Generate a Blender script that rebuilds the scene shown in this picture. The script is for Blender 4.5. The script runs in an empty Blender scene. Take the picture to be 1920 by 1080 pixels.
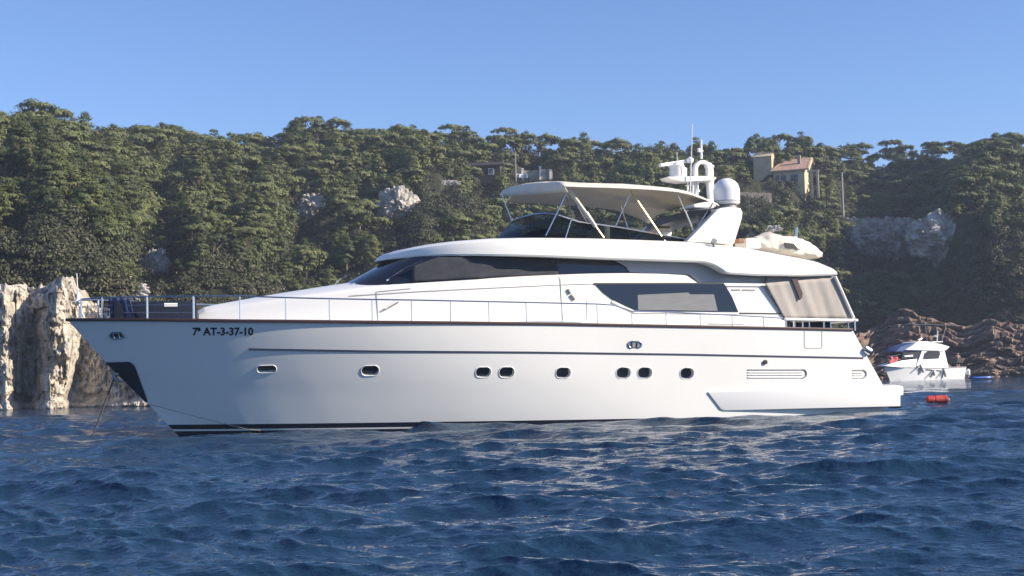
import bpy, bmesh, math, random
import numpy as np
from mathutils import Vector, Matrix
random.seed(7); RNG = np.random.default_rng(11)
SC = bpy.context.scene
COL = SC.collection

# ------------------------------------------------------------------ camera
F = 2624.0                     # focal length in pixels of the 1920 wide frame
EYE = 1.4                      # height of the lens above the sea (m)
PITCH = math.atan((706 - 540) / F); ROLL = math.radians(1.4)
f_ = np.array([0, math.cos(PITCH), math.sin(PITCH)])
r0 = np.array([1.0, 0, 0]); u0 = np.array([0, -math.sin(PITCH), math.cos(PITCH)])
r_ = r0 * math.cos(ROLL) - u0 * math.sin(ROLL); u_ = u0 * math.cos(ROLL) + r0 * math.sin(ROLL)
CAMP = np.array([0, 0, EYE])
cam = bpy.data.cameras.new('camera'); cam.sensor_width = 36; cam.lens = F / 1920 * 36
cam.clip_start = 0.1; cam.clip_end = 20000
co = bpy.data.objects.new('camera', cam); COL.objects.link(co)
co.matrix_world = Matrix(((r_[0], u_[0], -f_[0], 0), (r_[1], u_[1], -f_[1], 0), (r_[2], u_[2], -f_[2], EYE), (0, 0, 0, 1)))
SC.camera = co

# ------------------------------------------------------------------ light
SUN_EL = math.radians(27); SUN_AZ = math.atan2(0.974, -0.226)      # azimuth measured from +Y towards +X
sd = Vector((math.sin(SUN_AZ) * math.cos(SUN_EL), math.cos(SUN_AZ) * math.cos(SUN_EL), math.sin(SUN_EL)))
W = bpy.data.worlds.new('World'); SC.world = W; W.use_nodes = True
nt = W.node_tree; bg = nt.nodes['Background']
sky = nt.nodes.new('ShaderNodeTexSky'); sky.sky_type = 'NISHITA'; sky.sun_disc = False
sky.sun_elevation = SUN_EL; sky.sun_rotation = SUN_AZ
sky.air_density = 1.0; sky.dust_density = 0.2; sky.ozone_density = 6.0
tint = nt.nodes.new('ShaderNodeMix'); tint.data_type = 'RGBA'; tint.blend_type = 'MULTIPLY'; tint.inputs[0].default_value = 1.0
tint.inputs[7].default_value = (1.0, 0.96, 1.07, 1)
nt.links.new(sky.outputs[0], tint.inputs[6]); nt.links.new(tint.outputs[2], bg.inputs[0]); bg.inputs[1].default_value = 0.105
sl = bpy.data.lights.new('sun', 'SUN'); sl.energy = 5.0; sl.angle = math.radians(0.5); sl.color = (1.0, 0.88, 0.72)
so = bpy.data.objects.new('sun', sl); COL.objects.link(so); so.rotation_euler = sd.to_track_quat('Z', 'Y').to_euler()
SC.view_settings.view_transform = 'Standard'; SC.view_settings.look = 'None'
SC.view_settings.exposure = 0.66; SC.view_settings.gamma = 1.0
SC.render.engine = 'CYCLES'
cy = SC.cycles; cy.use_denoising = True; cy.max_bounces = 6; cy.diffuse_bounces = 3; cy.glossy_bounces = 3
cy.transparent_max_bounces = 8; cy.transmission_bounces = 4; cy.volume_bounces = 1
cy.caustics_reflective = False; cy.caustics_refractive = False; cy.sample_clamp_indirect = 4.0

# ------------------------------------------------------------------ helpers
def ray(px, py): return f_ + r_ * (px - 960) / F + u_ * (540 - py) / F
def at(px, py, D):                                  # the world point seen at a pixel, D metres ahead
    d = ray(px, py); return CAMP + d * (D / d[1])
def proj(P):
    P = np.asarray(P) - CAMP; k = P @ f_
    return 960 + F * (P @ r_) / k, 540 - F * (P @ u_) / k

def vhash(ix, iy, seed):
    h = (ix.astype(np.int64) * 374761393 + iy.astype(np.int64) * 668265263 + seed * 1274126177) & 0xffffffff
    h = ((h ^ (h >> 13)) * 1274126177) & 0xffffffff
    return ((h ^ (h >> 16)) & 0xffff) / 65535.0
def vnoise(x, y, seed=0):
    x = np.asarray(x, float); y = np.asarray(y, float)
    ix = np.floor(x); iy = np.floor(y); fx = x - ix; fy = y - iy
    fx = fx * fx * (3 - 2 * fx); fy = fy * fy * (3 - 2 * fy)
    a = vhash(ix, iy, seed); b = vhash(ix + 1, iy, seed); c = vhash(ix, iy + 1, seed); d = vhash(ix + 1, iy + 1, seed)
    return (a * (1 - fx) + b * fx) * (1 - fy) + (c * (1 - fx) + d * fx) * fy - 0.5
def fbm(x, y, seed=0, n=4):
    s = 0; a = 1.0
    for k in range(n):
        s = s + a * vnoise(np.asarray(x) * 2 ** k, np.asarray(y) * 2 ** k, seed + k); a *= 0.5
    return s

def np_mesh(name, V, Q, smooth=False):              # verts (n,3), quads (m,4) or tris (m,3)
    V = np.asarray(V, np.float32); Q = np.asarray(Q, np.int32); k = Q.shape[1]
    me = bpy.data.meshes.new(name)
    me.vertices.add(len(V)); me.vertices.foreach_set('co', V.ravel())
    me.loops.add(Q.size); me.loops.foreach_set('vertex_index', Q.ravel())
    me.polygons.add(len(Q)); me.polygons.foreach_set('loop_start', np.arange(0, Q.size, k, dtype=np.int32))
    me.polygons.foreach_set('loop_total', np.full(len(Q), k, np.int32))
    me.polygons.foreach_set('use_smooth', np.full(len(Q), smooth, bool))
    me.update(calc_edges=True); me.validate()
    return me
def grid_quads(nr, nc, wrap=False):
    i = np.arange(nr - 1)[:, None] * nc; j = np.arange(nc if wrap else nc - 1)[None, :]; j2 = (j + 1) % nc
    return np.stack([i + j, i + j2, i + nc + j2, i + nc + j], -1).reshape(-1, 4)
def link(name, me, mat, parent=None):
    o = bpy.data.objects.new(name, me); COL.objects.link(o)
    if mat is not None and me is not None and not me.materials: me.materials.append(mat)
    if parent is not None: o.parent = parent
    return o
def tag(o, label=None, cat=None, group=None, kind=None):
    if label: o['label'] = label
    if cat: o['category'] = cat
    if group: o['group'] = group
    if kind: o['kind'] = kind
    return o
def empty(name, loc=(0, 0, 0), rz=0.0):
    o = bpy.data.objects.new(name, None); COL.objects.link(o); o.location = loc; o.rotation_euler = (0, 0, rz)
    o.empty_display_size = 0.2
    return o

class MB:                                           # collects shapes, builds ONE mesh object
    def __init__(s): s.v = []; s.f = []
    def add(s, vs, fs):
        n = len(s.v); s.v += [tuple(map(float, p)) for p in vs]; s.f += [tuple(i + n for i in q) for q in fs]; return s
    def box(s, c, d, rz=0, ry=0, rx=0):
        M = Matrix.Translation(c) @ Matrix.Rotation(rz, 4, 'Z') @ Matrix.Rotation(ry, 4, 'Y') @ Matrix.Rotation(rx, 4, 'X')
        vs = [M @ Vector((sx * d[0] / 2, sy * d[1] / 2, sz * d[2] / 2)) for sx in (-1, 1) for sy in (-1, 1) for sz in (-1, 1)]
        return s.add(vs, [(0, 1, 3, 2), (4, 6, 7, 5), (0, 4, 5, 1), (2, 3, 7, 6), (0, 2, 6, 4), (1, 5, 7, 3)])
    def loft(s, rings, closed=True, cap0=False, cap1=False):
        n = len(rings[0]); vs = [p for r in rings for p in r]; fs = []
        for i in range(len(rings) - 1):
            for j in range(n if closed else n - 1):
                k = (j + 1) % n
                fs.append((i * n + j, i * n + k, (i + 1) * n + k, (i + 1) * n + j))
        if cap0: fs.append(tuple(range(n - 1, -1, -1)))
        if cap1: fs.append(tuple((len(rings) - 1) * n + j for j in range(n)))
        return s.add(vs, fs)
    def tube(s, pts, r, n=8, r1=None, cap=True):
        pts = [Vector(p) for p in pts]; m = len(pts); rings = []; prev = None
        for i, p in enumerate(pts):
            t = (pts[min(i + 1, m - 1)] - pts[max(i - 1, 0)]).normalized()
            a = prev if prev is not None else (Vector((0, 0, 1)) if abs(t.z) < 0.9 else Vector((1, 0, 0)))
            x = t.cross(a).normalized(); y = t.cross(x).normalized(); prev = x.cross(t).normalized() if False else a
            rr = r if r1 is None else r + (r1 - r) * i / (m - 1)
            rings.append([p + (x * math.cos(2 * math.pi * k / n) + y * math.sin(2 * math.pi * k / n)) * rr for k in range(n)])
        return s.loft(rings, True, cap, cap)
    def lathe(s, prof, c, n=20):                    # prof: (radius, z)
        rings = [[(c[0] + r * math.cos(2 * math.pi * k / n), c[1] + r * math.sin(2 * math.pi * k / n), c[2] + z) for k in range(n)] for r, z in prof]
        return s.loft(rings, True, True, True)
    def prism(s, pts, off):                         # polygon pts extruded by vector off (or list of vectors)
        n = len(pts); pts = [Vector(p) for p in pts]
        offs = [Vector(o) for o in off] if isinstance(off, list) else [Vector(off)] * n
        vs = pts + [p + o for p, o in zip(pts, offs)]
        fs = [tuple(range(n)), tuple(range(2 * n - 1, n - 1, -1))] + [(j, n + j, n + (j + 1) % n, (j + 1) % n) for j in range(n)]
        return s.add(vs, fs)
    def build(s, name, mat, parent=None, smooth=None, bevel=0):
        me = bpy.data.meshes.new(name); me.from_pydata(s.v, [], s.f)
        bm = bmesh.new(); bm.from_mesh(me)
        bmesh.ops.remove_doubles(bm, verts=bm.verts, dist=1e-5)
        bmesh.ops.recalc_face_normals(bm, faces=bm.faces)
        if bevel:
            es = [e for e in bm.edges if e.is_manifold and e.calc_face_angle(0) > 0.6]
            bmesh.ops.bevel(bm, geom=es, offset=bevel, segments=2, affect='EDGES', profile=0.6, clamp_overlap=True)
        bm.to_mesh(me); bm.free()
        if smooth is not None:
            me.polygons.foreach_set('use_smooth', [True] * len(me.polygons)); me.set_sharp_from_angle(angle=math.radians(smooth))
        return link(name, me, mat, parent)

# ------------------------------------------------------------------ materials
def mat(name, col, rough=0.5, metal=0.0, coat=0.0, spec=0.5, noise=None, bump=None, wave=None):
    """noise=(scale, second colour, lo, hi [, (sx,sy,sz)])  bump=(scale, strength, distance)"""
    m = bpy.data.materials.new(name); m.use_nodes = True; t = m.node_tree; b = t.nodes['Principled BSDF']
    b.inputs['Base Color'].default_value = (*col, 1); b.inputs['Roughness'].default_value = rough
    b.inputs['Metallic'].default_value = metal; b.inputs['Coat Weight'].default_value = coat; b.inputs['Coat Roughness'].default_value = 0.08
    b.inputs['Specular IOR Level'].default_value = spec
    tc = t.nodes.new('ShaderNodeTexCoord')
    if noise:
        n = t.nodes.new('ShaderNodeTexNoise'); n.inputs['Scale'].default_value = noise[0]; n.inputs['Detail'].default_value = 6
        src = tc.outputs['Object']
        if len(noise) > 4:
            mp = t.nodes.new('ShaderNodeMapping'); mp.inputs['Scale'].default_value = noise[4]
            t.links.new(src, mp.inputs[0]); src = mp.outputs[0]
        t.links.new(src, n.inputs[0])
        r = t.nodes.new('ShaderNodeValToRGB'); r.color_ramp.elements[0].position = noise[2]; r.color_ramp.elements[1].position = noise[3]
        r.color_ramp.elements[0].color = (*col, 1); r.color_ramp.elements[1].color = (*noise[1], 1)
        t.links.new(n.outputs[0], r.inputs[0]); t.links.new(r.outputs[0], b.inputs['Base Color'])
    if bump:
        n = t.nodes.new('ShaderNodeTexNoise'); n.inputs['Scale'].default_value = bump[0]; n.inputs['Detail'].default_value = 5
        t.links.new(tc.outputs['Object'], n.inputs[0])
        bp = t.nodes.new('ShaderNodeBump'); bp.inputs['Strength'].default_value = bump[1]; bp.inputs['Distance'].default_value = bump[2]
        t.links.new(n.outputs[0], bp.inputs['Height']); t.links.new(bp.outputs[0], b.inputs['Normal'])
    return m

def foliage(name, c1, c2, c3, scale=0.5):
    m = bpy.data.materials.new(name); m.use_nodes = True; t = m.node_tree; b = t.nodes['Principled BSDF']
    b.inputs['Roughness'].default_value = 0.6; b.inputs['Specular IOR Level'].default_value = 0.25
    oi = t.nodes.new('ShaderNodeObjectInfo'); geo = t.nodes.new('ShaderNodeNewGeometry')
    n = t.nodes.new('ShaderNodeTexNoise'); n.inputs['Scale'].default_value = scale; n.inputs['Detail'].default_value = 3
    t.links.new(geo.outputs['Position'], n.inputs[0])
    ri = t.nodes.new('ShaderNodeMath'); ri.operation = 'MULTIPLY_ADD'; ri.inputs[1].default_value = 0.45
    t.links.new(geo.outputs['Random Per Island'], ri.inputs[0])
    ad = t.nodes.new('ShaderNodeMath'); ad.operation = 'MULTIPLY_ADD'; ad.inputs[1].default_value = 0.5
    t.links.new(oi.outputs['Random'], ad.inputs[0]); t.links.new(n.outputs[0], ad.inputs[2])
    sb = t.nodes.new('ShaderNodeMath'); sb.operation = 'SUBTRACT'; sb.inputs[1].default_value = 0.45
    t.links.new(ad.outputs[0], sb.inputs[0]); t.links.new(sb.outputs[0], ri.inputs[2])
    r = t.nodes.new('ShaderNodeValToRGB'); e = r.color_ramp.elements
    e[0].position = 0.12; e[0].color = (*c1, 1); e[1].position = 0.9; e[1].color = (*c3, 1)
    k = e.new(0.5); k.color = (*c2, 1)
    t.links.new(ri.outputs[0], r.inputs[0]); t.links.new(r.outputs[0], b.inputs['Base Color'])
    return m
M = {}
M['pine'] = foliage('pine_needles', (0.040, 0.054, 0.022), (0.084, 0.104, 0.034), (0.158, 0.172, 0.058))
M['oak'] = foliage('oak_leaves', (0.036, 0.048, 0.020), (0.068, 0.086, 0.030), (0.122, 0.138, 0.048))
M['maquis'] = foliage('maquis_leaves', (0.028, 0.036, 0.018), (0.050, 0.056, 0.026), (0.10, 0.094, 0.046), 0.25)
M['bark'] = mat('bark', (0.16, 0.12, 0.09), 0.9, noise=(3, (0.26, 0.21, 0.17), 0.35, 0.7))
M['earth'] = mat('earth', (0.030, 0.034, 0.018), 0.95, spec=0.1, noise=(0.9, (0.075, 0.066, 0.042), 0.45, 0.75), bump=(1.6, 1.0, 0.5))
M['lime'] = mat('limestone', (0.27, 0.235, 0.185), 0.9, noise=(0.7, (0.60, 0.535, 0.43), 0.36, 0.58, (1.3, 1.3, 0.8)), bump=(2.6, 1.0, 0.45))
M['greyrock'] = mat('grey_limestone', (0.27, 0.25, 0.22), 0.9, noise=(0.7, (0.57, 0.53, 0.46), 0.35, 0.65), bump=(1.6, 1.0, 0.4))
M['brownrock'] = mat('brown_rock', (0.085, 0.055, 0.042), 0.9, noise=(0.5, (0.27, 0.185, 0.135), 0.36, 0.66, (0.5, 0.5, 3.0)), bump=(1.4, 1.0, 0.35))
M['gel'] = mat('gelcoat', (0.80, 0.795, 0.77), 0.22, coat=0.3, noise=(0.35, (0.765, 0.76, 0.735), 0.35, 0.7))
M['gel2'] = mat('white_moulding', (0.83, 0.815, 0.765), 0.30, coat=0.2)
M['glass'] = mat('dark_glass', (0.012, 0.016, 0.024), 0.05, spec=0.6)
M['mesh'] = mat('grey_screen_cloth', (0.050, 0.054, 0.064), 0.75, spec=0.15, bump=(2.2, 0.5, 0.08))
M['blind'] = mat('window_blind', (0.17, 0.18, 0.19), 0.6, noise=(2, (0.145, 0.15, 0.16), 0.4, 0.6, (1, 1, 14)))
M['steel'] = mat('stainless', (0.72, 0.72, 0.72), 0.22, 1.0)
M['darksteel'] = mat('dark_plate', (0.045, 0.055, 0.07), 0.35, 0.6)
M['rub'] = mat('rub_strip', (0.055, 0.024, 0.02), 0.5)
M['navy'] = mat('navy_line', (0.02, 0.025, 0.05), 0.4)
M['black'] = mat('black_rubber', (0.015, 0.015, 0.017), 0.6)
M['letter'] = mat('black_lettering', (0.015, 0.017, 0.024), 0.5)
M['greyline'] = mat('seam_grey', (0.30, 0.29, 0.27), 0.7)
M['canvas'] = mat('cream_canvas', (0.86, 0.81, 0.70), 0.85, noise=(1.3, (0.80, 0.75, 0.64), 0.4, 0.65), bump=(1.6, 0.4, 0.06))
def translucent(m, k):                              # cloth that lets some of the sun through
    t = m.node_tree; b = t.nodes['Principled BSDF']; tr = t.nodes.new('ShaderNodeBsdfTranslucent'); mx = t.nodes.new('ShaderNodeMixShader')
    s = b.inputs['Base Color'].links
    if s: t.links.new(s[0].from_socket, tr.inputs[0])
    mx.inputs[0].default_value = k; t.links.new(b.outputs[0], mx.inputs[1]); t.links.new(tr.outputs[0], mx.inputs[2]); t.links.new(mx.outputs[0], t.nodes['Material Output'].inputs[0])
translucent(M['canvas'], 0.2)
M['curtain'] = mat('beige_curtain', (0.43, 0.395, 0.355), 0.85, noise=(0.9, (0.40, 0.365, 0.325), 0.4, 0.65, (3, 1, 0.3)), bump=(2.5, 0.4, 0.04))
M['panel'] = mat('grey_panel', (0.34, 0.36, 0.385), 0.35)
M['slate'] = mat('slate_grey', (0.10, 0.115, 0.14), 0.45)
M['teak'] = mat('teak', (0.24, 0.12, 0.06), 0.6, noise=(4, (0.30, 0.16, 0.08), 0.4, 0.6))
M['navycloth'] = mat('navy_cover', (0.014, 0.019, 0.036), 0.85, spec=0.08, bump=(2, 0.5, 0.08))
M['towel'] = mat('blue_towel', (0.05, 0.065, 0.13), 0.9, noise=(3, (0.09, 0.10, 0.17), 0.45, 0.55, (4, 1, 0.4)))
M['sungold'] = mat('sunlit_pole', (0.72, 0.60, 0.33), 0.35, 0.5)  # golden sunlight on the near canopy poles put into their base colour
M['white'] = mat('white_paint', (0.8, 0.8, 0.78), 0.35)
M['grey'] = mat('mid_grey', (0.25, 0.25, 0.25), 0.5)
M['rope'] = mat('rope', (0.06, 0.06, 0.065), 0.9)
M['red'] = mat('red_plastic', (0.60, 0.055, 0.04), 0.35, noise=(3, (0.5, 0.09, 0.06), 0.45, 0.6))
M['blue'] = mat('blue_vinyl', (0.02, 0.13, 0.52), 0.4)
M['bluecloth'] = mat('blue_canvas', (0.03, 0.07, 0.19), 0.7, bump=(3, 0.4, 0.05))
M['skin'] = mat('skin', (0.52, 0.30, 0.21), 0.55)
M['hair'] = mat('dark_hair', (0.03, 0.02, 0.015), 0.6)
M['shorts'] = mat('dark_shorts', (0.03, 0.04, 0.07), 0.8)
M['pink'] = mat('coral_towel', (0.55, 0.12, 0.11), 0.8)
M['render'] = mat('ochre_render', (0.60, 0.50, 0.34), 0.85, noise=(0.8, (0.54, 0.42, 0.25), 0.4, 0.7))
M['tile'] = mat('clay_tile', (0.43, 0.26, 0.18), 0.8, noise=(1.5, (0.54, 0.37, 0.27), 0.4, 0.65), bump=(6, 0.6, 0.1))
M['stonewall'] = mat('stone_wall', (0.42, 0.36, 0.29), 0.9, noise=(1.5, (0.3, 0.25, 0.2), 0.4, 0.6), bump=(3, 0.8, 0.15))
M['brownwall'] = mat('brown_timber', (0.032, 0.026, 0.024), 0.8)
M['pole'] = mat('pole_grey', (0.28, 0.28, 0.25), 0.7)

def sheet_glass():
    m = bpy.data.materials.new('tinted_screen'); m.use_nodes = True; t = m.node_tree; b = t.nodes['Principled BSDF']
    b.inputs['Base Color'].default_value = (0.01, 0.014, 0.018, 1); b.inputs['Roughness'].default_value = 0.06
    tr = t.nodes.new('ShaderNodeBsdfTransparent'); tr.inputs[0].default_value = (0.42, 0.48, 0.50, 1)
    mx = t.nodes.new('ShaderNodeMixShader'); mx.inputs[0].default_value = 0.30
    t.links.new(tr.outputs[0], mx.inputs[1]); t.links.new(b.outputs[0], mx.inputs[2])
    t.links.new(mx.outputs[0], t.nodes['Material Output'].inputs[0])
    return m
M['tint'] = sheet_glass()
def hull_mat():
    m = mat('hull_paint', (0.82, 0.81, 0.765), 0.16, coat=0.5, noise=(0.35, (0.775, 0.765, 0.72), 0.35, 0.7), bump=(0.9, 0.12, 0.06))
    t = m.node_tree; b = t.nodes['Principled BSDF']; src = b.inputs['Base Color'].links[0].from_socket
    tc = t.nodes.new('ShaderNodeTexCoord'); sp = t.nodes.new('ShaderNodeSeparateXYZ'); t.links.new(tc.outputs['Object'], sp.inputs[0])
    k = t.nodes.new('ShaderNodeMath'); k.operation = 'MULTIPLY_ADD'; k.inputs[1].default_value = -0.017; k.inputs[2].default_value = 0.54
    t.links.new(sp.outputs[0], k.inputs[0])
    z = t.nodes.new('ShaderNodeMath'); z.operation = 'ADD'; t.links.new(k.outputs[0], z.inputs[0]); t.links.new(sp.outputs[2], z.inputs[1])
    r = t.nodes.new('ShaderNodeValToRGB'); r.color_ramp.interpolation = 'CONSTANT'; e = r.color_ramp.elements
    e[0].position = 0.0; e[0].color = (1, 1, 1, 1); e[1].position = 0.48; e[1].color = (0, 0, 0, 1)
    a = e.new(0.30); a.color = (0, 0, 0, 1); c = e.new(0.345); c.color = (1, 1, 1, 1)
    t.links.new(z.outputs[0], r.inputs[0])
    mx = t.nodes.new('ShaderNodeMix'); mx.data_type = 'RGBA'
    t.links.new(r.outputs[0], mx.inputs[0]); t.links.new(src, mx.inputs[6]); mx.inputs[7].default_value = (0.012, 0.014, 0.026, 1)
    t.links.new(mx.outputs[2], b.inputs['Base Color'])
    return m
M['hull'] = hull_mat()

# ------------------------------------------------------------------ sea
def sea():
    m = bpy.data.materials.new('sea_water'); m.use_nodes = True; t = m.node_tree; b = t.nodes['Principled BSDF']
    b.inputs['Base Color'].default_value = (0.014, 0.042, 0.082, 1); b.inputs['Roughness'].default_value = 0.045
    b.inputs['IOR'].default_value = 1.333
    geo = t.nodes.new('ShaderNodeNewGeometry'); prev = None
    for sc, st, di, stretch in ((2.2, 0.7, 0.07, (1, 1.9, 1)), (5.5, 1.0, 0.035, (1, 1.8, 1)), (15.0, 1.0, 0.012, (1, 1.5, 1))):
        mp = t.nodes.new('ShaderNodeMapping'); mp.inputs['Scale'].default_value = stretch; mp.inputs['Rotation'].default_value = (0, 0, 0.25)
        t.links.new(geo.outputs['Position'], mp.inputs[0])
        n = t.nodes.new('ShaderNodeTexNoise'); n.inputs['Scale'].default_value = sc; n.inputs['Detail'].default_value = 4
        t.links.new(mp.outputs[0], n.inputs[0])
        bp = t.nodes.new('ShaderNodeBump'); bp.inputs['Strength'].default_value = st; bp.inputs['Distance'].default_value = di
        t.links.new(n.outputs[0], bp.inputs['Height'])
        if prev is not None: t.links.new(prev.outputs[0], bp.inputs['Normal'])
        prev = bp
    t.links.new(prev.outputs[0], b.inputs['Normal'])
    # fine fan where the photograph looks, coarse ring elsewhere
    rad = [3.0]
    while rad[-1] < 8.2: rad.append(rad[-1] * 1.02)
    while rad[-1] < 30: rad.append(rad[-1] * 1.0030)
    while rad[-1] < 75: rad.append(rad[-1] * 1.0046)
    while rad[-1] < 420: rad.append(rad[-1] * 1.016)
    rad += [600, 1200, 2500]
    rad = np.array(rad); nr = len(rad)
    az = np.concatenate([np.linspace(-180, -42, 60)[:-1], np.linspace(-42, -24, 180)[:-1], np.linspace(-24, 24, 1050)[:-1], np.linspace(24, 42, 180)[:-1], np.linspace(42, 180, 60)[:-1]])
    a = np.radians(az)
    X = rad[:, None] * np.sin(a)[None]; Y = rad[:, None] * np.cos(a)[None]
    dr = np.gradient(rad)[:, None] * np.ones_like(X)
    Z = np.zeros_like(X); DX = np.zeros_like(X); DY = np.zeros_like(X)
    rng = np.random.default_rng(41)
    main = math.radians(250)
    gust = 1 + 0.9 * fbm(X / 9, Y / 9, 40, 2)
    N = 130
    for i in range(N):
        lam = 0.10 * (5.0 / 0.10) ** ((i + rng.random()) / N)
        th = main + rng.normal() * (0.5 if lam < 0.8 else 0.38)
        k = 2 * math.pi / lam
        st = 0.056 if lam < 0.45 else 0.046 if lam < 0.9 else 0.042 if lam < 1.8 else 0.042 * (1.8 / lam) ** 0.75
        A = st / k
        fil = np.clip((lam / dr - 2.2) / 2.5, 0, 1)
        ph = k * (X * math.cos(th) + Y * math.sin(th)) + rng.random() * 6.283
        g = fil * A * (gust if lam < 2.5 else 1)
        Z += g * np.sin(ph); c = g * np.cos(ph) * (0.8 if lam < 1 else 1.5)
        DX += c * math.cos(th); DY += c * math.sin(th)
    fade = np.clip((420 - rad) / 200, 0, 1)[:, None]
    V = np.stack([X + DX * fade, Y + DY * fade, Z * fade], -1).reshape(-1, 3)
    q = grid_quads(nr, len(a), True)[:, ::-1]
    n0 = len(V); V = np.vstack([V, [[0, 0, -0.05]]])
    o = link('sea', np_mesh('sea', V, q, True), m)
    tag(o, kind='structure', label='deep blue choppy sea water')
sea()

# ------------------------------------------------------------------ hills
def ip(xs, ys):
    xs = np.array(xs, float); ys = np.array(ys, float)
    return lambda x: np.interp(x, xs, ys)
SKYLINE = ip([-900, -300, 0, 60, 110, 150, 200, 300, 400, 450, 520, 640, 700, 760, 830, 900, 960, 1000, 1080, 1150, 1220, 1300, 1350, 1420, 1500, 1570, 1625, 1655, 1700, 1800, 1860, 1920, 2200, 2900],
             [230, 215, 222, 214, 212, 226, 236, 232, 228, 238, 228, 222, 222, 214, 232, 248, 252, 262, 264, 262, 246, 250, 262, 256, 262, 258, 262, 264, 262, 254, 252, 250, 380, 520])
SHORE = ip([-900, 0, 230, 330, 600, 1000, 1560, 1640, 1700, 1920, 2900], [97, 97, 98, 112, 130, 150, 172, 180, 178, 172, 160])
RIDGE = ip([-900, 0, 700, 1000, 1400, 1640, 1800, 2000, 2900], [195, 200, 225, 240, 245, 275, 255, 245, 235])
BASEH = ip([-900, 0, 200, 300, 420, 700, 1500, 1640, 1760, 1920, 2900], [8.3, 8.2, 8.0, 5.5, 4.5, 5, 5.5, 5.2, 6.5, 6.5, 7])
EXPO = ip([-900, -200, 0, 200, 330, 450, 560, 640, 800, 950, 1150, 1300, 1450, 1560, 1650, 1730, 1800, 1920, 2200, 2900],
          [.9, .85, .8, 1.0, 1.3, .95, 1.25, 1.15, .85, 1.25, 1.1, .85, .8, 1.2, 2.2, 2.0, .85, .68, .8, .9])
TREE_H = 4.4
def ridge_h(px):
    a = (px - 960) / F
    d = np.array([ray(p, s) for p, s in zip(np.atleast_1d(px), np.atleast_1d(SKYLINE(px)))])
    return EYE + d[:, 2] / d[:, 1] * np.atleast_1d(RIDGE(px)) - TREE_H
_px = np.linspace(-900, 2900, 400); _rh = ridge_h(_px)
def terrain(a, Y):                                  # a = X/Y
    px = 960 + F * a
    S = SHORE(px); R = RIDGE(px); H = np.interp(px, _px, _rh); B = BASEH(px)
    t = (Y - S) / (R - S)
    up = np.clip(t, 0, 1) ** EXPO(px)
    z = B + (H - B) * up
    steep = np.clip((Y - S - np.where(px < 345, 4.5, 0)) / np.where(px < 345, 2.5, 9.0), 0, 1)
    z = np.where(t < 0, -2.0 + np.clip(t * 8, -3, 0), (steep ** 0.7) * (z + 2.0) - 2.0)
    z = np.where(t > 1, H - (t - 1) ** 2 * 12 - (t - 1) * 5, z)
    for c, w, h in ((395, 85, 3.2), (820, 90, 4.0), (1215, 60, 2.5), (1850, 90, 4.0), (60, 60, 2.0)):
        z = z + h * np.exp(-((px - c) / w) ** 2) * np.clip(t * 5, 0, 1) * np.clip((1 - t) * 1.7, 0, 1)
    rough = np.clip((Y - S) / 15, 0, 1)
    z = z + rough * (fbm(a * 40, Y / 14, 3, 3) * 4.5)
    return z
def hit(px, py, extra=0.0):                         # first point of the hillside along a pixel's ray
    d = ray(px, py); d = d / d[1]
    Y = np.arange(98, 300, 0.25); P = CAMP[None] + d[None] * Y[:, None]
    g = terrain(P[:, 0] / P[:, 1], Y) + extra - P[:, 2]
    k = np.argmax(g > 0)
    return P[k] if g[k] > 0 else P[-1]
def hills():
    px = np.concatenate([np.linspace(-1500, -100, 60)[:-1], np.linspace(-100, 2020, 420), np.linspace(2020, 3600, 60)[1:]])
    Ys = np.concatenate([np.linspace(92, 170, 150)[:-1], np.linspace(170, 300, 130)[:-1], np.linspace(300, 700, 20)])
    a = (px - 960) / F
    A, Y = np.meshgrid(a, Ys)
    Z = terrain(A, Y)
    V = np.stack([A * Y, Y, Z], -1).reshape(-1, 3)
    o = link('hillside', np_mesh('hillside', V, grid_quads(len(Ys), len(px)), True), M['earth'])
    tag(o, kind='structure', label='wooded hillside rising behind the bay')
hills()

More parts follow.
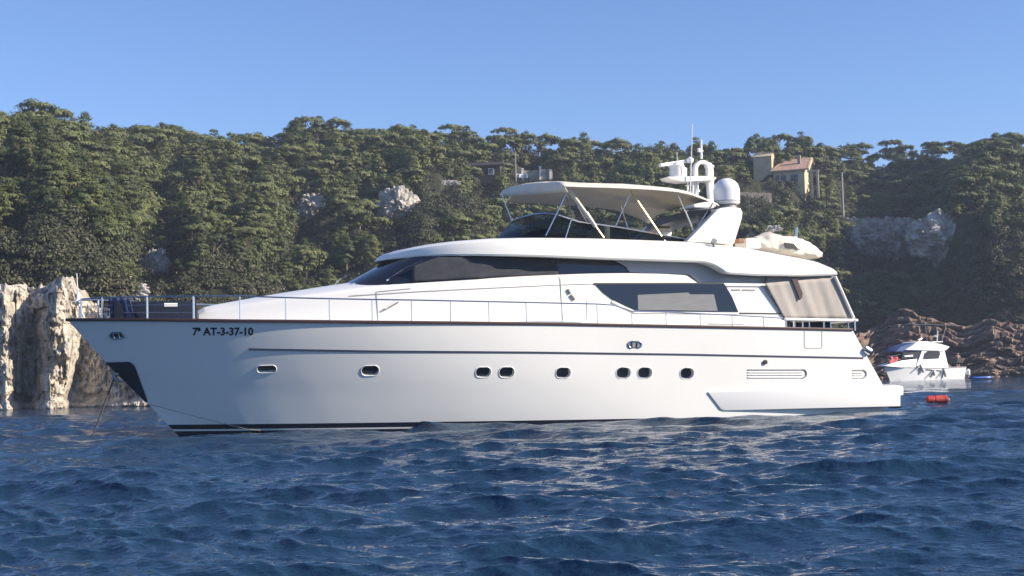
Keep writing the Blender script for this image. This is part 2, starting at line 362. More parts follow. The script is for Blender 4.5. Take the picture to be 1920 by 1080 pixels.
def cliff():                                        # pale limestone sea cliff
    n, mz = 900, 170
    px = np.linspace(-700, 345, n)[:, None] * np.ones((1, mz)); v = np.linspace(0, 1, mz)[None] * np.ones((n, 1))
    a = (px - 960) / F
    S = SHORE(px)
    top = np.interp(px, [-700, 0, 55, 100, 130, 200, 260, 345], [8.6, 8.5, 8.7, 8.9, 8.9, 7.4, 6.0, 5.5]) + fbm(px / 30, px * 0, 9, 4) * 1.1
    z = -0.8 + v * (top + 0.8)
    w = px / 22
    flute = fbm(w / 1.8, z / 3, 21, 4) * 1.5 + np.abs(fbm(w / 1.0, z / 1.6, 31, 3)) * -0.9
    butt = 2.6 * np.exp(-((px - 6) / 26) ** 2) + 2.4 * np.exp(-((px - 112 + (1 - v) * 22) / 26) ** 2) - 3.2 * np.exp(-((px - 52) / 22) ** 2) * np.clip(1.15 - v, 0, 1)
    edge = 112 + 40 * v
    off = np.where(px < 230, S, 98.0) - 0.6 - flute * np.where(px > edge, 0.25, 1.0) - butt * 0.9 + v ** 2 * 1.2 + 2.6 * np.clip((px - edge) / 14, 0, 1) - np.clip(px - edge - 14, 0, 300) * 0.030
    wx = px / 24 + 0.35 * fbm(px / 14, z / 1.3, 91, 2); wz = z / 1.15 + 0.5 * fbm(px / 20, z / 2, 92, 2)
    ch = vhash(np.floor(wx * 0.8), np.floor(wz), 5) * 1.3 + vhash(np.floor(wx * 2.3 + 0.3), np.floor(wz * 2.1), 6) * 0.55
    off = off - ch * np.where(px > edge, 0.3, np.where(px < 28, 0.45, 1.0))
    off = off + fbm(px / 9, z * 2.0, 81, 3) * 0.5 - np.abs(fbm(px / 4, z * 2.4, 85, 3)) * 0.45 + 1.2 * np.clip(v - 0.9, 0, 1) * 25
    off = off - 1.8 * np.exp(-(z - 0.1) ** 2 / 0.15) - 0.25 * vnoise(px / 4, z * 5, 77)
    V = np.stack([a * off, off, z], -1).reshape(-1, 3)
    o = link('cliff', np_mesh('cliff', V, grid_quads(n, mz)[:, ::-1], True), M['lime'])
    tag(o, kind='structure', label='pale limestone sea cliff beyond the bow')
cliff()
def shore_rocks():                                  # layered brown rocks stepping up from the sea
    n = 620; px = np.linspace(1440, 2700, n); a = (px - 960) / F; S = SHORE(px) - 15
    ht = np.interp(px, [1440, 1590, 1640, 1700, 1760, 1820, 1920, 2700], [4.5, 5.6, 7.6, 9.0, 8.2, 7.4, 7.2, 7.0]) + fbm(px / 60, px * 0, 15, 3) * 1.6
    NL = 19; rows = []; rng = np.random.default_rng(3)
    zc = np.zeros(n) - 1.2; tot = np.cumsum(0.25 + 1.3 * rng.random(NL) ** 1.5); tot = tot / tot[-1]
    for i in range(NL):
        z0 = -1.2 + (ht + 1.2) * (tot[i - 1] if i else 0); z1 = -1.2 + (ht + 1.2) * tot[i]
        dip = fbm(px / 170, px * 0 + 3, 52, 2) * 1.3 + fbm(px / 36, px * 0 + i * 0.5, 57, 3) * 0.8
        y = S + i * 0.9 + fbm(px / 55, px * 0 + i * 0.9, 61, 3) * 2.6 + np.abs(fbm(px / 18, px * 0 + i * 2.3, 63, 3)) * 0.8 + (vhash(np.floor(px / 13 + i * 0.37 + fbm(px / 40, px * 0 + i, 12, 2)), np.floor(px * 0 + i), 8) - 0.5) * 1.0
        h = z1 - z0
        for f, d in ((0.0, 0.45), (0.10, 0.08), (0.35, 0.0), (0.62, 0.04), (0.85, 0.16), (0.97, 0.45), (1.0, 1.0)):
            rows.append((y + d + fbm(px / 7, px * 0 + i * 5 + f * 3, 67, 3) * 0.35, z0 + h * f + dip + fbm(px / 9, px * 0 + i * 4 + f * 2, 69, 2) * 0.10))
    rows.append((rows[-1][0] + 2.5, rows[-1][1] - 3))
    V = np.stack([np.stack([a * y, y, z], -1) for y, z in rows]).reshape(-1, 3)
    o = link('shore_rocks', np_mesh('shore_rocks', V, grid_quads(len(rows), n), True), M['brownrock'])
    o.data.set_sharp_from_angle(angle=math.radians(38))
    tag(o, kind='structure', label='layered brown shore rocks behind the small cruiser')
shore_rocks()

from mathutils import noise as mnoise
def outcrop(px, py, w, h, label, mt='greyrock', seed=1, back=1.5):
    P = hit(px, py + h * 0.4); D = P[1]; s = D / F
    bm = bmesh.new(); bmesh.ops.create_icosphere(bm, subdivisions=5, radius=1)
    for v in bm.verts:
        c = v.co
        q = Vector((c.x * w / h, c.y, c.z)) + Vector((seed * 3.1, 0, 0))
        k = mnoise.fractal(q * 1.3, 1.0, 2.0, 4) * 0.35 + mnoise.cell(q * 2.3 + mnoise.noise_vector(q * 2) * 0.4) * 0.16 + mnoise.cell(q * 5.1) * 0.07 - abs(mnoise.fractal(q * 3.5, 1.0, 2.0, 3)) * 0.22
        v.co = c * (1 + k)
        v.co.x *= w * s * 0.5; v.co.z *= h * s * 0.5; v.co.y *= min(w, h) * s * 0.45
    me = bpy.data.meshes.new('rock_outcrop'); bm.to_mesh(me); bm.free()
    o = link('rock_outcrop', me, M[mt]); Q = at(px, py, D + back)
    o.location = Q; tag(o, label, 'rock', 'bare rock outcrops on the hillside'); return o
OUT = [(585, 392, 66, 52, 'pale blocky limestone outcrop below the pines above the foredeck windows'),
       (745, 388, 78, 70, 'broken white limestone outcrop on the slope nearest the canvas canopy'),
       (288, 500, 62, 62, 'rounded grey boulder in the trees above the bow rail'),
       (232, 545, 84, 44, 'low grey rock shelf between the pale cliff and the bow rail'),
       (1692, 452, 78, 92, 'shaded grey rock face, middle one of the three above the shore rocks'),
       (1772, 446, 128, 100, 'largest shaded bluish rock face under the right hand ridge'),
       (1622, 450, 88, 80, 'shaded grey rock face next to the covered tender'),
       (1445, 442, 90, 34, 'low bluish rock ledge just behind the covered tender'),
       (832, 344, 62, 12, 'line of bright white boulders below the dark timber house'),
       (318, 436, 20, 12, 'small white boulder on the shaded slope above the bow')]
for i, (px, py, w, h, lb) in enumerate(OUT): outcrop(px, py, w, h, lb, seed=i + 2, back=(0.3 if h < 20 else 1.8))

# ------------------------------------------------------------------ foliage meshes
def cards(C, Rxy, Rz, n, size, rng, up=0.35, dome=-0.35, whole=False):
    """n leaf cards scattered over the shells of ellipsoidal clumps with centres C"""
    k = len(C); idx = rng.integers(0, k, n)
    th = rng.random(n) * 2 * math.pi; cz = dome + (1 - dome) * rng.random(n); sxy = np.sqrt(1 - np.clip(cz, -1, 1) ** 2)
    rr = 0.72 + 0.36 * rng.random(n)
    dirn = np.stack([sxy * np.cos(th), sxy * np.sin(th), cz], -1)
    P = C[idx] + dirn * rr[:, None] * np.stack([Rxy[idx], Rxy[idx], Rz[idx]], -1)
    nrm = dirn + rng.normal(size=(n, 3)) * 0.42 + np.array([0, 0, up])
    if whole:                                        # sprays on a crown also face out from the crown as a whole
        w = P - (C.mean(0) - np.array([0, 0, 0.5])); nrm = nrm * 0.75 + 1.1 * w / (np.linalg.norm(w, axis=1)[:, None] + 1e-6)
    nrm = nrm / 1.0; nrm /= np.linalg.norm(nrm, axis=1)[:, None]
    t = np.cross(nrm, rng.normal(size=(n, 3))); t /= np.linalg.norm(t, axis=1)[:, None]; b = np.cross(nrm, t)
    s = size * (0.6 + 0.8 * rng.random(n))[:, None]
    V = np.stack([P - t * s - b * s * 0.30, P + t * s * 0.2 - b * s * 0.55, P + t * s + b * s * 0.25, P - t * s * 0.3 + b * s * 0.6], 1)
    return V.reshape(-1, 3)
def card_mesh(name, V): return np_mesh(name, V, np.arange(len(V)).reshape(-1, 4))
def tree_kind(kind, seed):
    rng = np.random.default_rng(seed)
    if kind == 'umbrella':
        n = 62; r = 3.7 * np.sqrt(rng.random(n)); th = rng.random(n) * 6.283
        C = np.stack([r * np.cos(th), r * np.sin(th) * 0.9, 5.6 + 1.3 * np.sqrt(np.clip(1 - (r / 4.1) ** 2, 0, 1)) + rng.normal(size=n) * 0.25], -1)
        Rxy = 0.5 + 0.45 * rng.random(n); Rz = 0.3 + 0.25 * rng.random(n); N = 6500; th_ = 5.3
    elif kind == 'round':
        n = 74; d = rng.normal(size=(n, 3)); d /= np.linalg.norm(d, axis=1)[:, None]; q = rng.random(n) ** 0.45
        C = np.stack([d[:, 0] * 2.6 * q, d[:, 1] * 2.5 * q, 4.1 + d[:, 2] * 2.3 * q], -1)
        Rxy = 0.5 + 0.45 * rng.random(n); Rz = 0.36 + 0.3 * rng.random(n); N = 7000; th_ = 4.0
    elif kind == 'tiered':
        n = 64; z = 2.2 + 5.3 * rng.random(n); r = (1.05 - (z - 2.2) / 6.4) * 3.0 * np.sqrt(rng.random(n)); th = rng.random(n) * 6.283
        C = np.stack([r * np.cos(th) + 0.12 * z, r * np.sin(th), z], -1)
        Rxy = 0.5 + 0.5 * rng.random(n); Rz = 0.28 + 0.24 * rng.random(n); N = 6200; th_ = 6.6
    else:
        n = 44; d = rng.normal(size=(n, 3)); d /= np.linalg.norm(d, axis=1)[:, None]; q = rng.random(n) ** 0.5
        C = np.stack([d[:, 0] * 1.9 * q, d[:, 1] * 1.9 * q, 1.9 + d[:, 2] * 1.4 * q], -1)
        Rxy = 0.42 + 0.35 * rng.random(n); Rz = 0.34 + 0.25 * rng.random(n); N = 4200; th_ = 1.8
    crown = card_mesh('crown', cards(C, Rxy, Rz, N, 0.13, rng, whole=True))
    crown.materials.append(M['oak' if kind == 'bushy' else 'pine'])
    t = MB(); lean = rng.normal() * 0.25
    fork = th_ * 0.62
    t.tube([(0, 0, -1.2), (lean * 0.4, 0.05, fork * 0.5), (lean, 0, fork)], 0.22, 7, 0.15)
    ends = C[rng.permutation(n)[:9]]
    for e in ends:
        mid = ((lean + e[0]) / 2 * 0.9, e[1] / 2, (fork + e[2]) / 2 - 0.2)
        t.tube([(lean, 0, fork - 0.1), mid, tuple(e)], 0.10, 5, 0.03)
    tm = t.build('trunk', M['bark'], None, 60); trunk = tm.data; bpy.data.objects.remove(tm)
    return crown, trunk, C, Rxy, Rz
KINDS = {k: [tree_kind(k, 100 * i + j) for j in range(3)] for i, k in enumerate(('umbrella', 'round', 'tiered', 'bushy'))}

KEEP = [(585, 392, 34, 22), (745, 385, 36, 30), (290, 500, 28, 26), (230, 548, 40, 16), (1690, 455, 34, 36), (1775, 446, 56, 42), (1622, 450, 38, 34),
        (1462, 308, 66, 38), (1412, 362, 34, 12), (833, 343, 40, 14), (909, 322, 17, 5), (1000, 326, 44, 12), (904, 343, 14, 9), (318, 436, 10, 8), (1577, 345, 5, 30), (965, 308, 4, 26)]
DESC = {'umbrella': 'flat-topped umbrella pine', 'round': 'round dark green pine', 'tiered': 'tall pine with layered boughs', 'bushy': 'low bushy holm oak'}
def zone(px):
    for lim, nm in ((75, 'at far left edge'), (165, 'above the pale cliff'), (270, 'over the bow rail'), (370, 'over the hull lettering'),
                    (480, 'above the foremost foredeck'), (600, 'above the trunk cabin'), (700, 'above the windscreen wipers'), (820, 'above the roof tip'),
                    (930, 'before the canopy'), (1060, 'over the canopy front'), (1180, 'over the canopy middle'), (1290, 'beside the radar scanner'),
                    (1390, 'behind the radar mast'), (1460, 'beside the villa tower'), (1540, 'around villa roof'), (1620, 'right of villa'),
                    (1700, 'between the ridges'), (1790, 'over the small cruiser'), (1870, 'over the blue float')):
        if px < lim: return nm
    return 'at far right edge'
def plant_trees():
    rng = np.random.default_rng(23); cand = []
    # a jittered net over the visible slopes, sparser than the crowns are wide
    Y = 112.0
    while Y < 292:
        step = 2.45; nx = int(1.62 * Y / 2 * 0.46 * 2 / step)
        for i in range(-nx // 2 - 1, nx // 2 + 2):
            X = (i + rng.random() * 0.9) * step; yy = Y + (rng.random() - 0.5) * 3.4
            px = 960 + F * X / yy
            if -90 < px < 2010: cand.append((X, yy, px))
        Y += 2.7
    out = []; HITS = {(k[0], k[1]): hit(k[0], k[1] + k[3])[1] for k in KEEP}
    for X, yy, px in cand:
        S = float(SHORE(px)); R = float(RIDGE(px))
        if yy < S + (7.5 if px < 345 else 14) or yy > R + 5: continue
        z = float(terrain(X / yy, yy))
        sx, sy = proj((X, yy, z + 2.8))
        if sy > 640: continue
        if 330 < px < 1560 and sy > 565 - max(0, px - 600) * 0.12: continue      # wholly behind the yacht
        bad = False
        for (kx, ky, kw, kh) in KEEP:
            hx = 1.3 * F / yy; hy = 2.1 * F / yy
            if abs(sx - kx) < kw * 0.85 + hx * 0.6 and -hy * 0.9 - kh < sy - ky < kh + hy * 1.15 and yy < HITS[(kx, ky)] + 4: bad = True; break
        if bad: continue
        out.append((X, yy, z, px, sy))
    # thin out the least visible to stay under the limit
    tops = []
    for t in out:
        tops.append(t)
    order = rng.permutation(len(tops)); keepn = 292
    front = sorted(order, key=lambda i: tops[i][1] + rng.random() * 60 - (40 if tops[i][1] > float(RIDGE(tops[i][3])) - 8 else 0))
    mine = [tops[i] for i in front[:keepn]]; rest = [tops[i] for i in front[keepn:]]
    print('TREES', len(tops), 'rest', len(rest))
    rec = []
    for (X, yy, z, px, sy) in mine:
        rim = yy > float(RIDGE(px)) - 9
        low = (yy - float(SHORE(px))) < 25
        u = rng.random()
        kind = ('umbrella' if u < 0.30 else 'round' if u < 0.85 else 'tiered') if rim else \
               ('bushy' if u < 0.22 else 'round' if u < 0.55 else 'umbrella' if u < 0.72 else 'tiered')
        rec.append([kind, X, yy, z, px, 'on the skyline' if rim else 'low on the slope' if low else 'at mid slope'])
    groups = {}
    for r in rec: groups.setdefault((r[0], zone(r[4]), r[5]), []).append(r)
    ORD = ['leftmost', 'second', 'third', 'fourth']
    for (kind, zn, band), rs in groups.items():
        rs.sort(key=lambda r: r[4])
        for i, r in enumerate(rs):
            _, X, yy, z, px, _ = r
            cr, tr, _, _, _ = KINDS[kind][rng.integers(0, 3)]
            e = empty('holm_oak' if kind == 'bushy' else 'pine_tree', (X, yy, z - 0.25), rng.random() * 6.283)
            s = (0.37 + 0.25 * rng.random()) * (1.3 if kind == 'bushy' else 1.0); e.scale = (s * (0.95 + 0.2 * rng.random()), s, s * (0.86 + 0.25 * rng.random()))
            lb = DESC[kind] + ' ' + band + ' ' + zn
            if len(rs) > 1 and len(rs) <= 4: lb = DESC[kind] + ' ' + band + ' ' + zn + ', ' + ORD[i] + (' from left' if i else '')
            tag(e, lb, 'tree', 'holm oaks on the hillside' if kind == 'bushy' else 'pines on the wooded hillside')
            link('crown', cr, None, e); link('trunk', tr, None, e)
    # the wood behind them, read as one mass
    VV = []
    for (X, yy, z, px, sy) in rest:
        k = ('round', 'tiered', 'umbrella')[rng.integers(0, 3)]
        cr, tr, C, a, b = KINDS[k][rng.integers(0, 3)]
        s = 0.37 + 0.25 * rng.random(); VV.append(cards(C * s, a * s, b * s, 1400, 0.13, rng, whole=True) + np.array([X, yy, z - 0.3]))
    if VV:
        o = link('woodland', card_mesh('woodland', np.vstack(VV)), M['pine']); tag(o, 'dense pine wood filling the far slope', kind='stuff')
plant_trees()
def undergrowth():
    rng = np.random.default_rng(77); C = []
    while len(C) < 4300:
        Y = 100 + rng.random() * 165; px = -60 + rng.random() * 2060
        S = float(SHORE(px))
        if Y < S + (4.8 if px < 345 else 7) or Y > float(RIDGE(px)) + 3: continue
        X = (px - 960) / F * Y; z = float(terrain(X / Y, Y)); sx, sy = proj((X, Y, z))
        if 360 < px < 1540 and sy > 600: continue
        if any(abs(sx - k[0]) < k[2] * 0.9 and abs(sy - k[1]) < k[3] * 0.9 + 6 for k in KEEP): continue
        C.append((X, Y, z + 0.25))
    for _ in range(2600):                            # fill what the eye can see of the steep faces
        px = -30 + rng.random() * 1980; top = float(SKYLINE(px)) + 20; py = top + rng.random() * ((560 if px < 1540 else 610) - top)
        if 700 < px < 1540 and py > 480: continue
        P = hit(px, py)
        if P[1] > 285 or P[1] < float(SHORE(px)) + 4.5: continue
        if any(abs(px - k[0]) < k[2] * 0.9 and abs(py - k[1]) < k[3] * 0.9 + 4 for k in KEEP): continue
        C.append((P[0], P[1] - 0.1, P[2] + 0.1))
    for _ in range(420):
        px = 95 + rng.random() * 250; Y = float(SHORE(px)) + 4.6 + rng.random() * 3.5; X = (px - 960) / F * Y; C.append((X, Y, float(terrain(X / Y, Y)) + 0.2))
    C = np.array(C); n = len(C)
    V = cards(C, 0.6 + 0.8 * rng.random(n), 0.45 + 0.7 * rng.random(n), n * 140, 0.13, rng, dome=-0.15)
    o = link('undergrowth', card_mesh('undergrowth', V), M['maquis']); tag(o, 'dark maquis scrub covering the ground between the trees', kind='stuff')
undergrowth()

# ------------------------------------------------------------------ the motor yacht (local: x forward from the stern, y to port, z up from the sea)
TH = math.radians(22)
YO = np.array([11.08, 46.68, 0.0]); FW = np.array([-math.cos(TH), -math.sin(TH), 0]); PT = np.array([math.sin(TH), -math.cos(TH), 0])
def loc(px, py, y):                                 # the yacht point seen at a pixel on the fore-and-aft plane y metres to port
    d = ray(px, py); t = ((YO + PT * y - CAMP) @ PT) / (d @ PT); P = CAMP + d * t - YO
    return np.array([P @ FW, y, P[2]])
def on(px, py, yf, it=25):                          # the same on a curved side y = yf(x, z)
    y = 2.3
    for _ in range(it):
        p = loc(px, py, y); y = 0.4 * y + 0.6 * yf(p[0], p[2])
    p = loc(px, py, y); return Vector((p[0], p[1], p[2]))
yacht = empty('motor_yacht', tuple(YO), math.pi + TH)
tag(yacht, 'large white motor yacht at anchor with dark windows and cream flybridge canopy', 'yacht')

zs = ip([0, 1.83, 4.34, 11.7, 17.2, 20.6, 24.81], [2.60, 2.61, 2.68, 2.87, 2.98, 3.07, 3.23])
stem = ip([-1.0, 0, 0.9, 2.04, 3.23], [20.9, 21.9, 22.7, 23.79, 24.81])
stern = ip([-1.0, 0.85, 2.61, 3.3], [0.65, 0.65, 1.83, 2.3])
def zch(u): return ip([0, .78, .84, .885, .93, 1.0], [-0.16, -0.10, 0.0, 0.14, 0.42, 0.90])(u)
def plan(u, v):                                     # half breadth of the topsides
    b = 2.82 + 0.26 * v ** 0.9; u0 = 0.30 + 0.14 * v; p = 1.95 + 0.75 * v
    aft = 1 - 0.05 * np.clip((0.25 - u) / 0.25, 0, 1) ** 2
    k = np.clip((u - u0) / (1 - u0), 0, 1)
    return b * aft * np.clip(1 - k ** p, 0, 1) ** (1.0 - 0.12 * v)
def hull_pt(u, v):
    zt = zs(u * 24.8); z = zch(u) + v * (zt - zch(u))
    za = -0.16 + v * 2.77; xa = stern(za); ze = 0.9 + v * 2.33; xe = stem(ze)
    z = zch(u) + v * (zs(xa + u * (xe - xa)) - zch(u))
    return xa + u * (xe - xa), plan(u, v), z
def hull_y(x, z):
    u = x / 24.0; v = 0.5
    for _ in range(12):
        u = min(max(u, 0), 1); v = (z - float(zch(u))) / (float(zs(x)) - float(zch(u))); v = min(max(v, 0), 1)
        xa = float(stern(-0.16 + v * 2.77)); xe = float(stem(0.9 + v * 2.33)); u = (x - xa) / (xe - xa)
    u = min(max(u, 0), 1)
    return float(plan(u, v))
def hull_n(x, z):
    e = 0.02; return Vector((-(hull_y(x + e, z) - hull_y(x - e, z)) / (2 * e), 1, -(hull_y(x, z + e) - hull_y(x, z - e)) / (2 * e))).normalized()
def on_hull(px, py): return on(px, py, hull_y)

def rr_pts(w, h, r, n=6):                           # rounded rectangle outline in 2-D
    out = []
    for cx, cy, a0 in ((w / 2 - r, h / 2 - r, 0), (-w / 2 + r, h / 2 - r, 90), (-w / 2 + r, -h / 2 + r, 180), (w / 2 - r, -h / 2 + r, 270)):
        for k in range(n + 1):
            a = math.radians(a0 + 90 * k / n); out.append((cx + r * math.cos(a), cy + r * math.sin(a)))
    return out
def frame_at(p, nrm):                               # local axes on a surface: s aft, t up, n out
    n = nrm.normalized(); s = Vector((0, 0, 1)).cross(n); s = -s.normalized() if s.x > 0 else s.normalized(); t = n.cross(s); t = t if t.z > 0 else -t
    return s, t, n

PORTS = [(500, 692, 34, 14), (694, 695, 32, 19), (906, 698, 28, 19), (950, 698, 28, 19), (1056, 699, 27, 19), (1169, 699, 26, 19), (1209, 699, 26, 19), (1288, 700, 25, 19)]
def hull():
    nu, nv = 120, 22
    U = 1 - (1 - np.linspace(0, 1, nu)) ** 1.25
    rings = []
    for u in U:
        side = [hull_pt(u, v) for v in np.linspace(1, 0, nv)]
        x0 = side[-1][0]
        kz = -0.9 if x0 < 20.9 else float(np.interp(x0, [20.9, 21.9, 22.7], [-1.0, 0.0, 0.9]))
        kz = min(kz, side[-1][2])
        top = side[0]
        P = [(top[0], 0.0, top[2] - 0.06), (top[0], max(top[1] - 0.10, 0), top[2] - 0.06), (top[0], max(top[1] - 0.08, 0), top[2])] + side
        P += [(x0, side[-1][1] * 0.5, (side[-1][2] + kz) / 2), (x0, 0.0, kz)]
        rings.append(P)
    mb = MB(); full = []
    for r in rings: full.append(r + [(x, -y, z) for x, y, z in reversed(r[1:-1])])
    mb.loft(full, True, True, False)
    o = mb.build('hull', M['hull'], None, 35)
    # port lights are real recesses cut into the topsides
    cut = MB(); info = []
    for px, py, w, h in PORTS:
        p = on_hull(px, py); s, t, n = frame_at(p, hull_n(p.x, p.z)); D = float(np.linalg.norm(YO + FW * p.x + PT * p.y - CAMP)); k = D / F
        fs = abs(s.dot(Vector((math.cos(TH + 0), 0, 0)).normalized())) if False else 1
        view = Vector(((CAMP - (YO + FW * p.x + PT * p.y)) @ FW, (CAMP - (YO + FW * p.x + PT * p.y)) @ PT, EYE - p.z)).normalized()
        c = abs((view - s * view.dot(s)).length)
        W = w * k / max(c, 0.5); H = h * k
        info.append((p, s, t, n, W, H))
        pts = [p + s * a + t * b - n * 0.16 for a, b in rr_pts(W, H, H * 0.48)]
        cut.prism(pts, n * 0.5)
    c = cut.build('cutter', None)
    md = o.modifiers.new('b', 'BOOLEAN'); md.operation = 'DIFFERENCE'; md.object = c; md.solver = 'EXACT'
    dg = bpy.context.evaluated_depsgraph_get(); me = bpy.data.meshes.new_from_object(o.evaluated_get(dg))
    bpy.data.objects.remove(c); bpy.data.objects.remove(o)
    me.polygons.foreach_set('use_smooth', [True] * len(me.polygons)); me.set_sharp_from_angle(angle=math.radians(35))
    link('hull', me, M['hull'], yacht)
    for p, s, t, n, W, H in info:
        g = MB(); g.prism([p + s * a + t * b - n * 0.158 for a, b in rr_pts(W * 0.98, H * 0.96, H * 0.45)], n * 0.015)
        go = g.build('porthole', M['glass'], yacht, 30)
        ring = [p + s * a + t * b + n * 0.004 for a, b in rr_pts(W * 1.04, H * 1.07, H * 0.5)]
        f = MB(); f.tube(ring + ring[:2], 0.012, 6); f.build('rim', M['gel2'], go, 40)
hull()

def strip_on(pts, yf_n, w, th, name, m, parent=yacht):      # a thin moulding that follows the side along pts (local points)
    mb = MB(); rings = []
    for p, n in pts:
        rings.append([p + Vector((0, 0, w / 2)), p + n * th + Vector((0, 0, w * 0.4)), p + n * th - Vector((0, 0, w * 0.4)), p - Vector((0, 0, w / 2)), p - n * 0.03])
    mb.loft(rings, True, True, True); return mb.build(name, m, parent, 40)
# rub rail round the sheer
def rub():
    mb = MB(); port = []
    for u in 1 - (1 - np.linspace(0.0, 1, 90)) ** 1.5:
        x, y, z = hull_pt(u, 1.0); port.append(Vector((x, y, z)))
    def ring(p, q, sgn):
        d = (q - p).normalized(); n = Vector((0, 0, 1)).cross(d); n = n if n.y * sgn > 0 or abs(n.y) < 1e-6 else -n
        return [p + n * -0.05 + Vector((0, 0, .02)), p + n * 0.035 + Vector((0, 0, .012)), p + n * 0.045 - Vector((0, 0, .03)), p + n * 0.03 - Vector((0, 0, .065)), p - n * 0.05 - Vector((0, 0, .06))]
    rp = [ring(port[i], port[min(i + 1, len(port) - 1)] if i < len(port) - 1 else port[i] + Vector((0.3, -1, 0)), 1) for i in range(len(port))]
    mir = [[Vector((v.x, -v.y, v.z)) for v in r] for r in reversed(rp)]
    mb.loft(rp + mir[1:], True, True, True); mb.build('rub_rail', M['rub'], yacht, 40)
rub()
pts = []
for i in range(60):
    k = i / 59; px = 466 + k * (1618 - 466); py = float(np.interp(px, [466, 700, 1000, 1290, 1465, 1618], [654.5, 658.5, 661, 665, 668.5, 671.5]))
    p = on_hull(px, py); pts.append((p, hull_n(p.x, p.z)))
strip_on(pts, None, 0.06, 0.012, 'hull_stripe', M['navy'])

for s_ in (1, -1):                                  # spray chine of the forefoot
    mb = MB(); P = []
    for u in np.linspace(0.87, 0.999, 24):
        x, y, z = hull_pt(u, 0.0); P.append(Vector((x, s_ * (y + 0.004), z)))
    mb.tube(P, 0.009, 6); mb.build('spray_chine', M['greyline'], yacht, 40)

def patch(poly, yf, off, th, name, m, parent=yacht, nfun=None, sub=1):
    pts = []
    for i in range(len(poly)):
        a = poly[i]; b = poly[(i + 1) % len(poly)]
        for k in range(sub): pts.append((a[0] + (b[0] - a[0]) * k / sub, a[1] + (b[1] - a[1]) * k / sub))
    P = [on(px, py, yf) for px, py in pts]
    P = [p + Vector((0, off, 0)) for p in P]
    mb = MB(); mb.prism(P, Vector((0, th, 0))); return mb.build(name, m, parent, 30)

# registration lettering laid on the flare
def letters(text, px0, py0, px1, h, m, name, parent, yf, nf, bold=0.012):
    cu = bpy.data.curves.new(name, 'FONT'); cu.body = text; cu.size = 1.0; cu.offset = bold; cu.resolution_u = 3
    to = bpy.data.objects.new(name, cu); COL.objects.link(to)
    dg = bpy.context.evaluated_depsgraph_get(); me = bpy.data.meshes.new_from_object(to.evaluated_get(dg)); bpy.data.objects.remove(to)
    bm = bmesh.new(); bm.from_mesh(me); bmesh.ops.triangulate(bm, faces=bm.faces)
    xs = [v.co.x for v in bm.verts]; x0, x1 = min(xs), max(xs); y0 = min(v.co.y for v in bm.verts); y1 = max(v.co.y for v in bm.verts)
    for v in bm.verts:
        px = px0 + (v.co.x - x0) / (x1 - x0) * (px1 - px0); py = py0 + h / 2 - (v.co.y - y0) / (y1 - y0) * h
        p = on(px, py, yf); n = nf(p.x, p.z); v.co = p + n * 0.006
    bm.to_mesh(me); bm.free(); me.materials.clear(); return link(name, me, m, parent)
letters('7\u00aa AT-3-37-10', 361, 621.5, 475, 15.5, M['letter'], 'registration_lettering', yacht, hull_y, hull_n, 0.035)

# stainless anchor plate wrapped round the stem, with the anchor chain led down to the sea
def anchor():
    outer = [(203, 679), (246, 680.5), (254, 690), (276, 752), (274, 757)]
    nrow = 16; mb = MB(); rows = []
    for i in range(nrow):
        py = 679 + (756 - 679) * i / (nrow - 1)
        right = float(np.interp(py, [679, 682, 690, 752, 757], [243, 249, 254, 276.5, 277]))
        row = []
        for k in range(9):
            p0 = loc(200, py, 0.0)
            z = p0[2]; pr = on_hull(right, py); xs_ = float(stem(z)) + 0.02
            # march from the stem aft to the plate's edge at constant height
            x = xs_ + (pr.x - xs_) * (k / 8); y = hull_y(min(x, xs_ - 0.02), z)
            n = hull_n(min(x, xs_ - 0.15), z); p = Vector((x, y, z)) + n * 0.018
            if k == 0: p = Vector((xs_ + 0.01, 0, z))
            row.append(p)
        rows.append(row)
    full = [[Vector((p.x, -p.y, p.z)) for p in reversed(r[1:])] + r for r in rows]
    mb.loft(full, False); o = mb.build('anchor_plate', M['darksteel'], yacht, 30)
    a = MB(); top = loc(222, 700, 0.0)
    c = Vector((top[0] + 0.08, 0, top[2]))
    a.tube([c + Vector((-0.35, 0, 0.10)), c + Vector((0.05, 0, -0.06))], 0.05, 8)
    for s in (-1, 1): a.tube([c + Vector((0.05, 0, -0.06)), c + Vector((-0.02, s * 0.16, -0.18)), c + Vector((-0.22, s * 0.26, -0.24))], 0.055, 6, 0.02)
    a.build('anchor', M['grey'], yacht, 40)
    w = loc(176, 832, 0.0); r = MB(); P0 = Vector((c.x, 0, c.z)); P1 = Vector((w[0] + 0.3, 0, -0.5)); path = []
    for i in range(13):
        k = i / 12; p = P0.lerp(P1, k); p.z -= 0.10 * math.sin(math.pi * k); path.append(p)
    r.tube(path, 0.024, 6); r.build('anchor_chain', M['rope'], yacht)
anchor()

def oval_fitting(px, py, w, h, name, m1, m2):
    p = on_hull(px, py); s, t, n = frame_at(p, hull_n(p.x, p.z)); k = float(np.linalg.norm(YO + FW * p.x + PT * p.y - CAMP)) / F
    W, H = w * k, h * k
    ring = [p + s * a + t * b + n * 0.012 for a, b in rr_pts(W, H, H * 0.49)]
    mb = MB(); mb.tube(ring + ring[:2], 0.028, 6); o = mb.build(name, m1, yacht, 40)
    q = MB(); q.prism([p + s * a + t * b - n * 0.02 for a, b in rr_pts(W * 0.93, H * 0.9, H * 0.44)], n * 0.028); q.build('opening', m2, o, 30)
    g = MB()
    for dx in (-0.22, 0.18): g.tube([p + s * W * dx - t * H * 0.4 + n * 0.02, p + s * W * dx + t * H * 0.4 + n * 0.02], 0.022, 6)
    g.build('fairlead_roller', M['steel'], o, 40)
oval_fitting(219, 629, 26, 11, 'fairlead', M['steel'], M['black'])
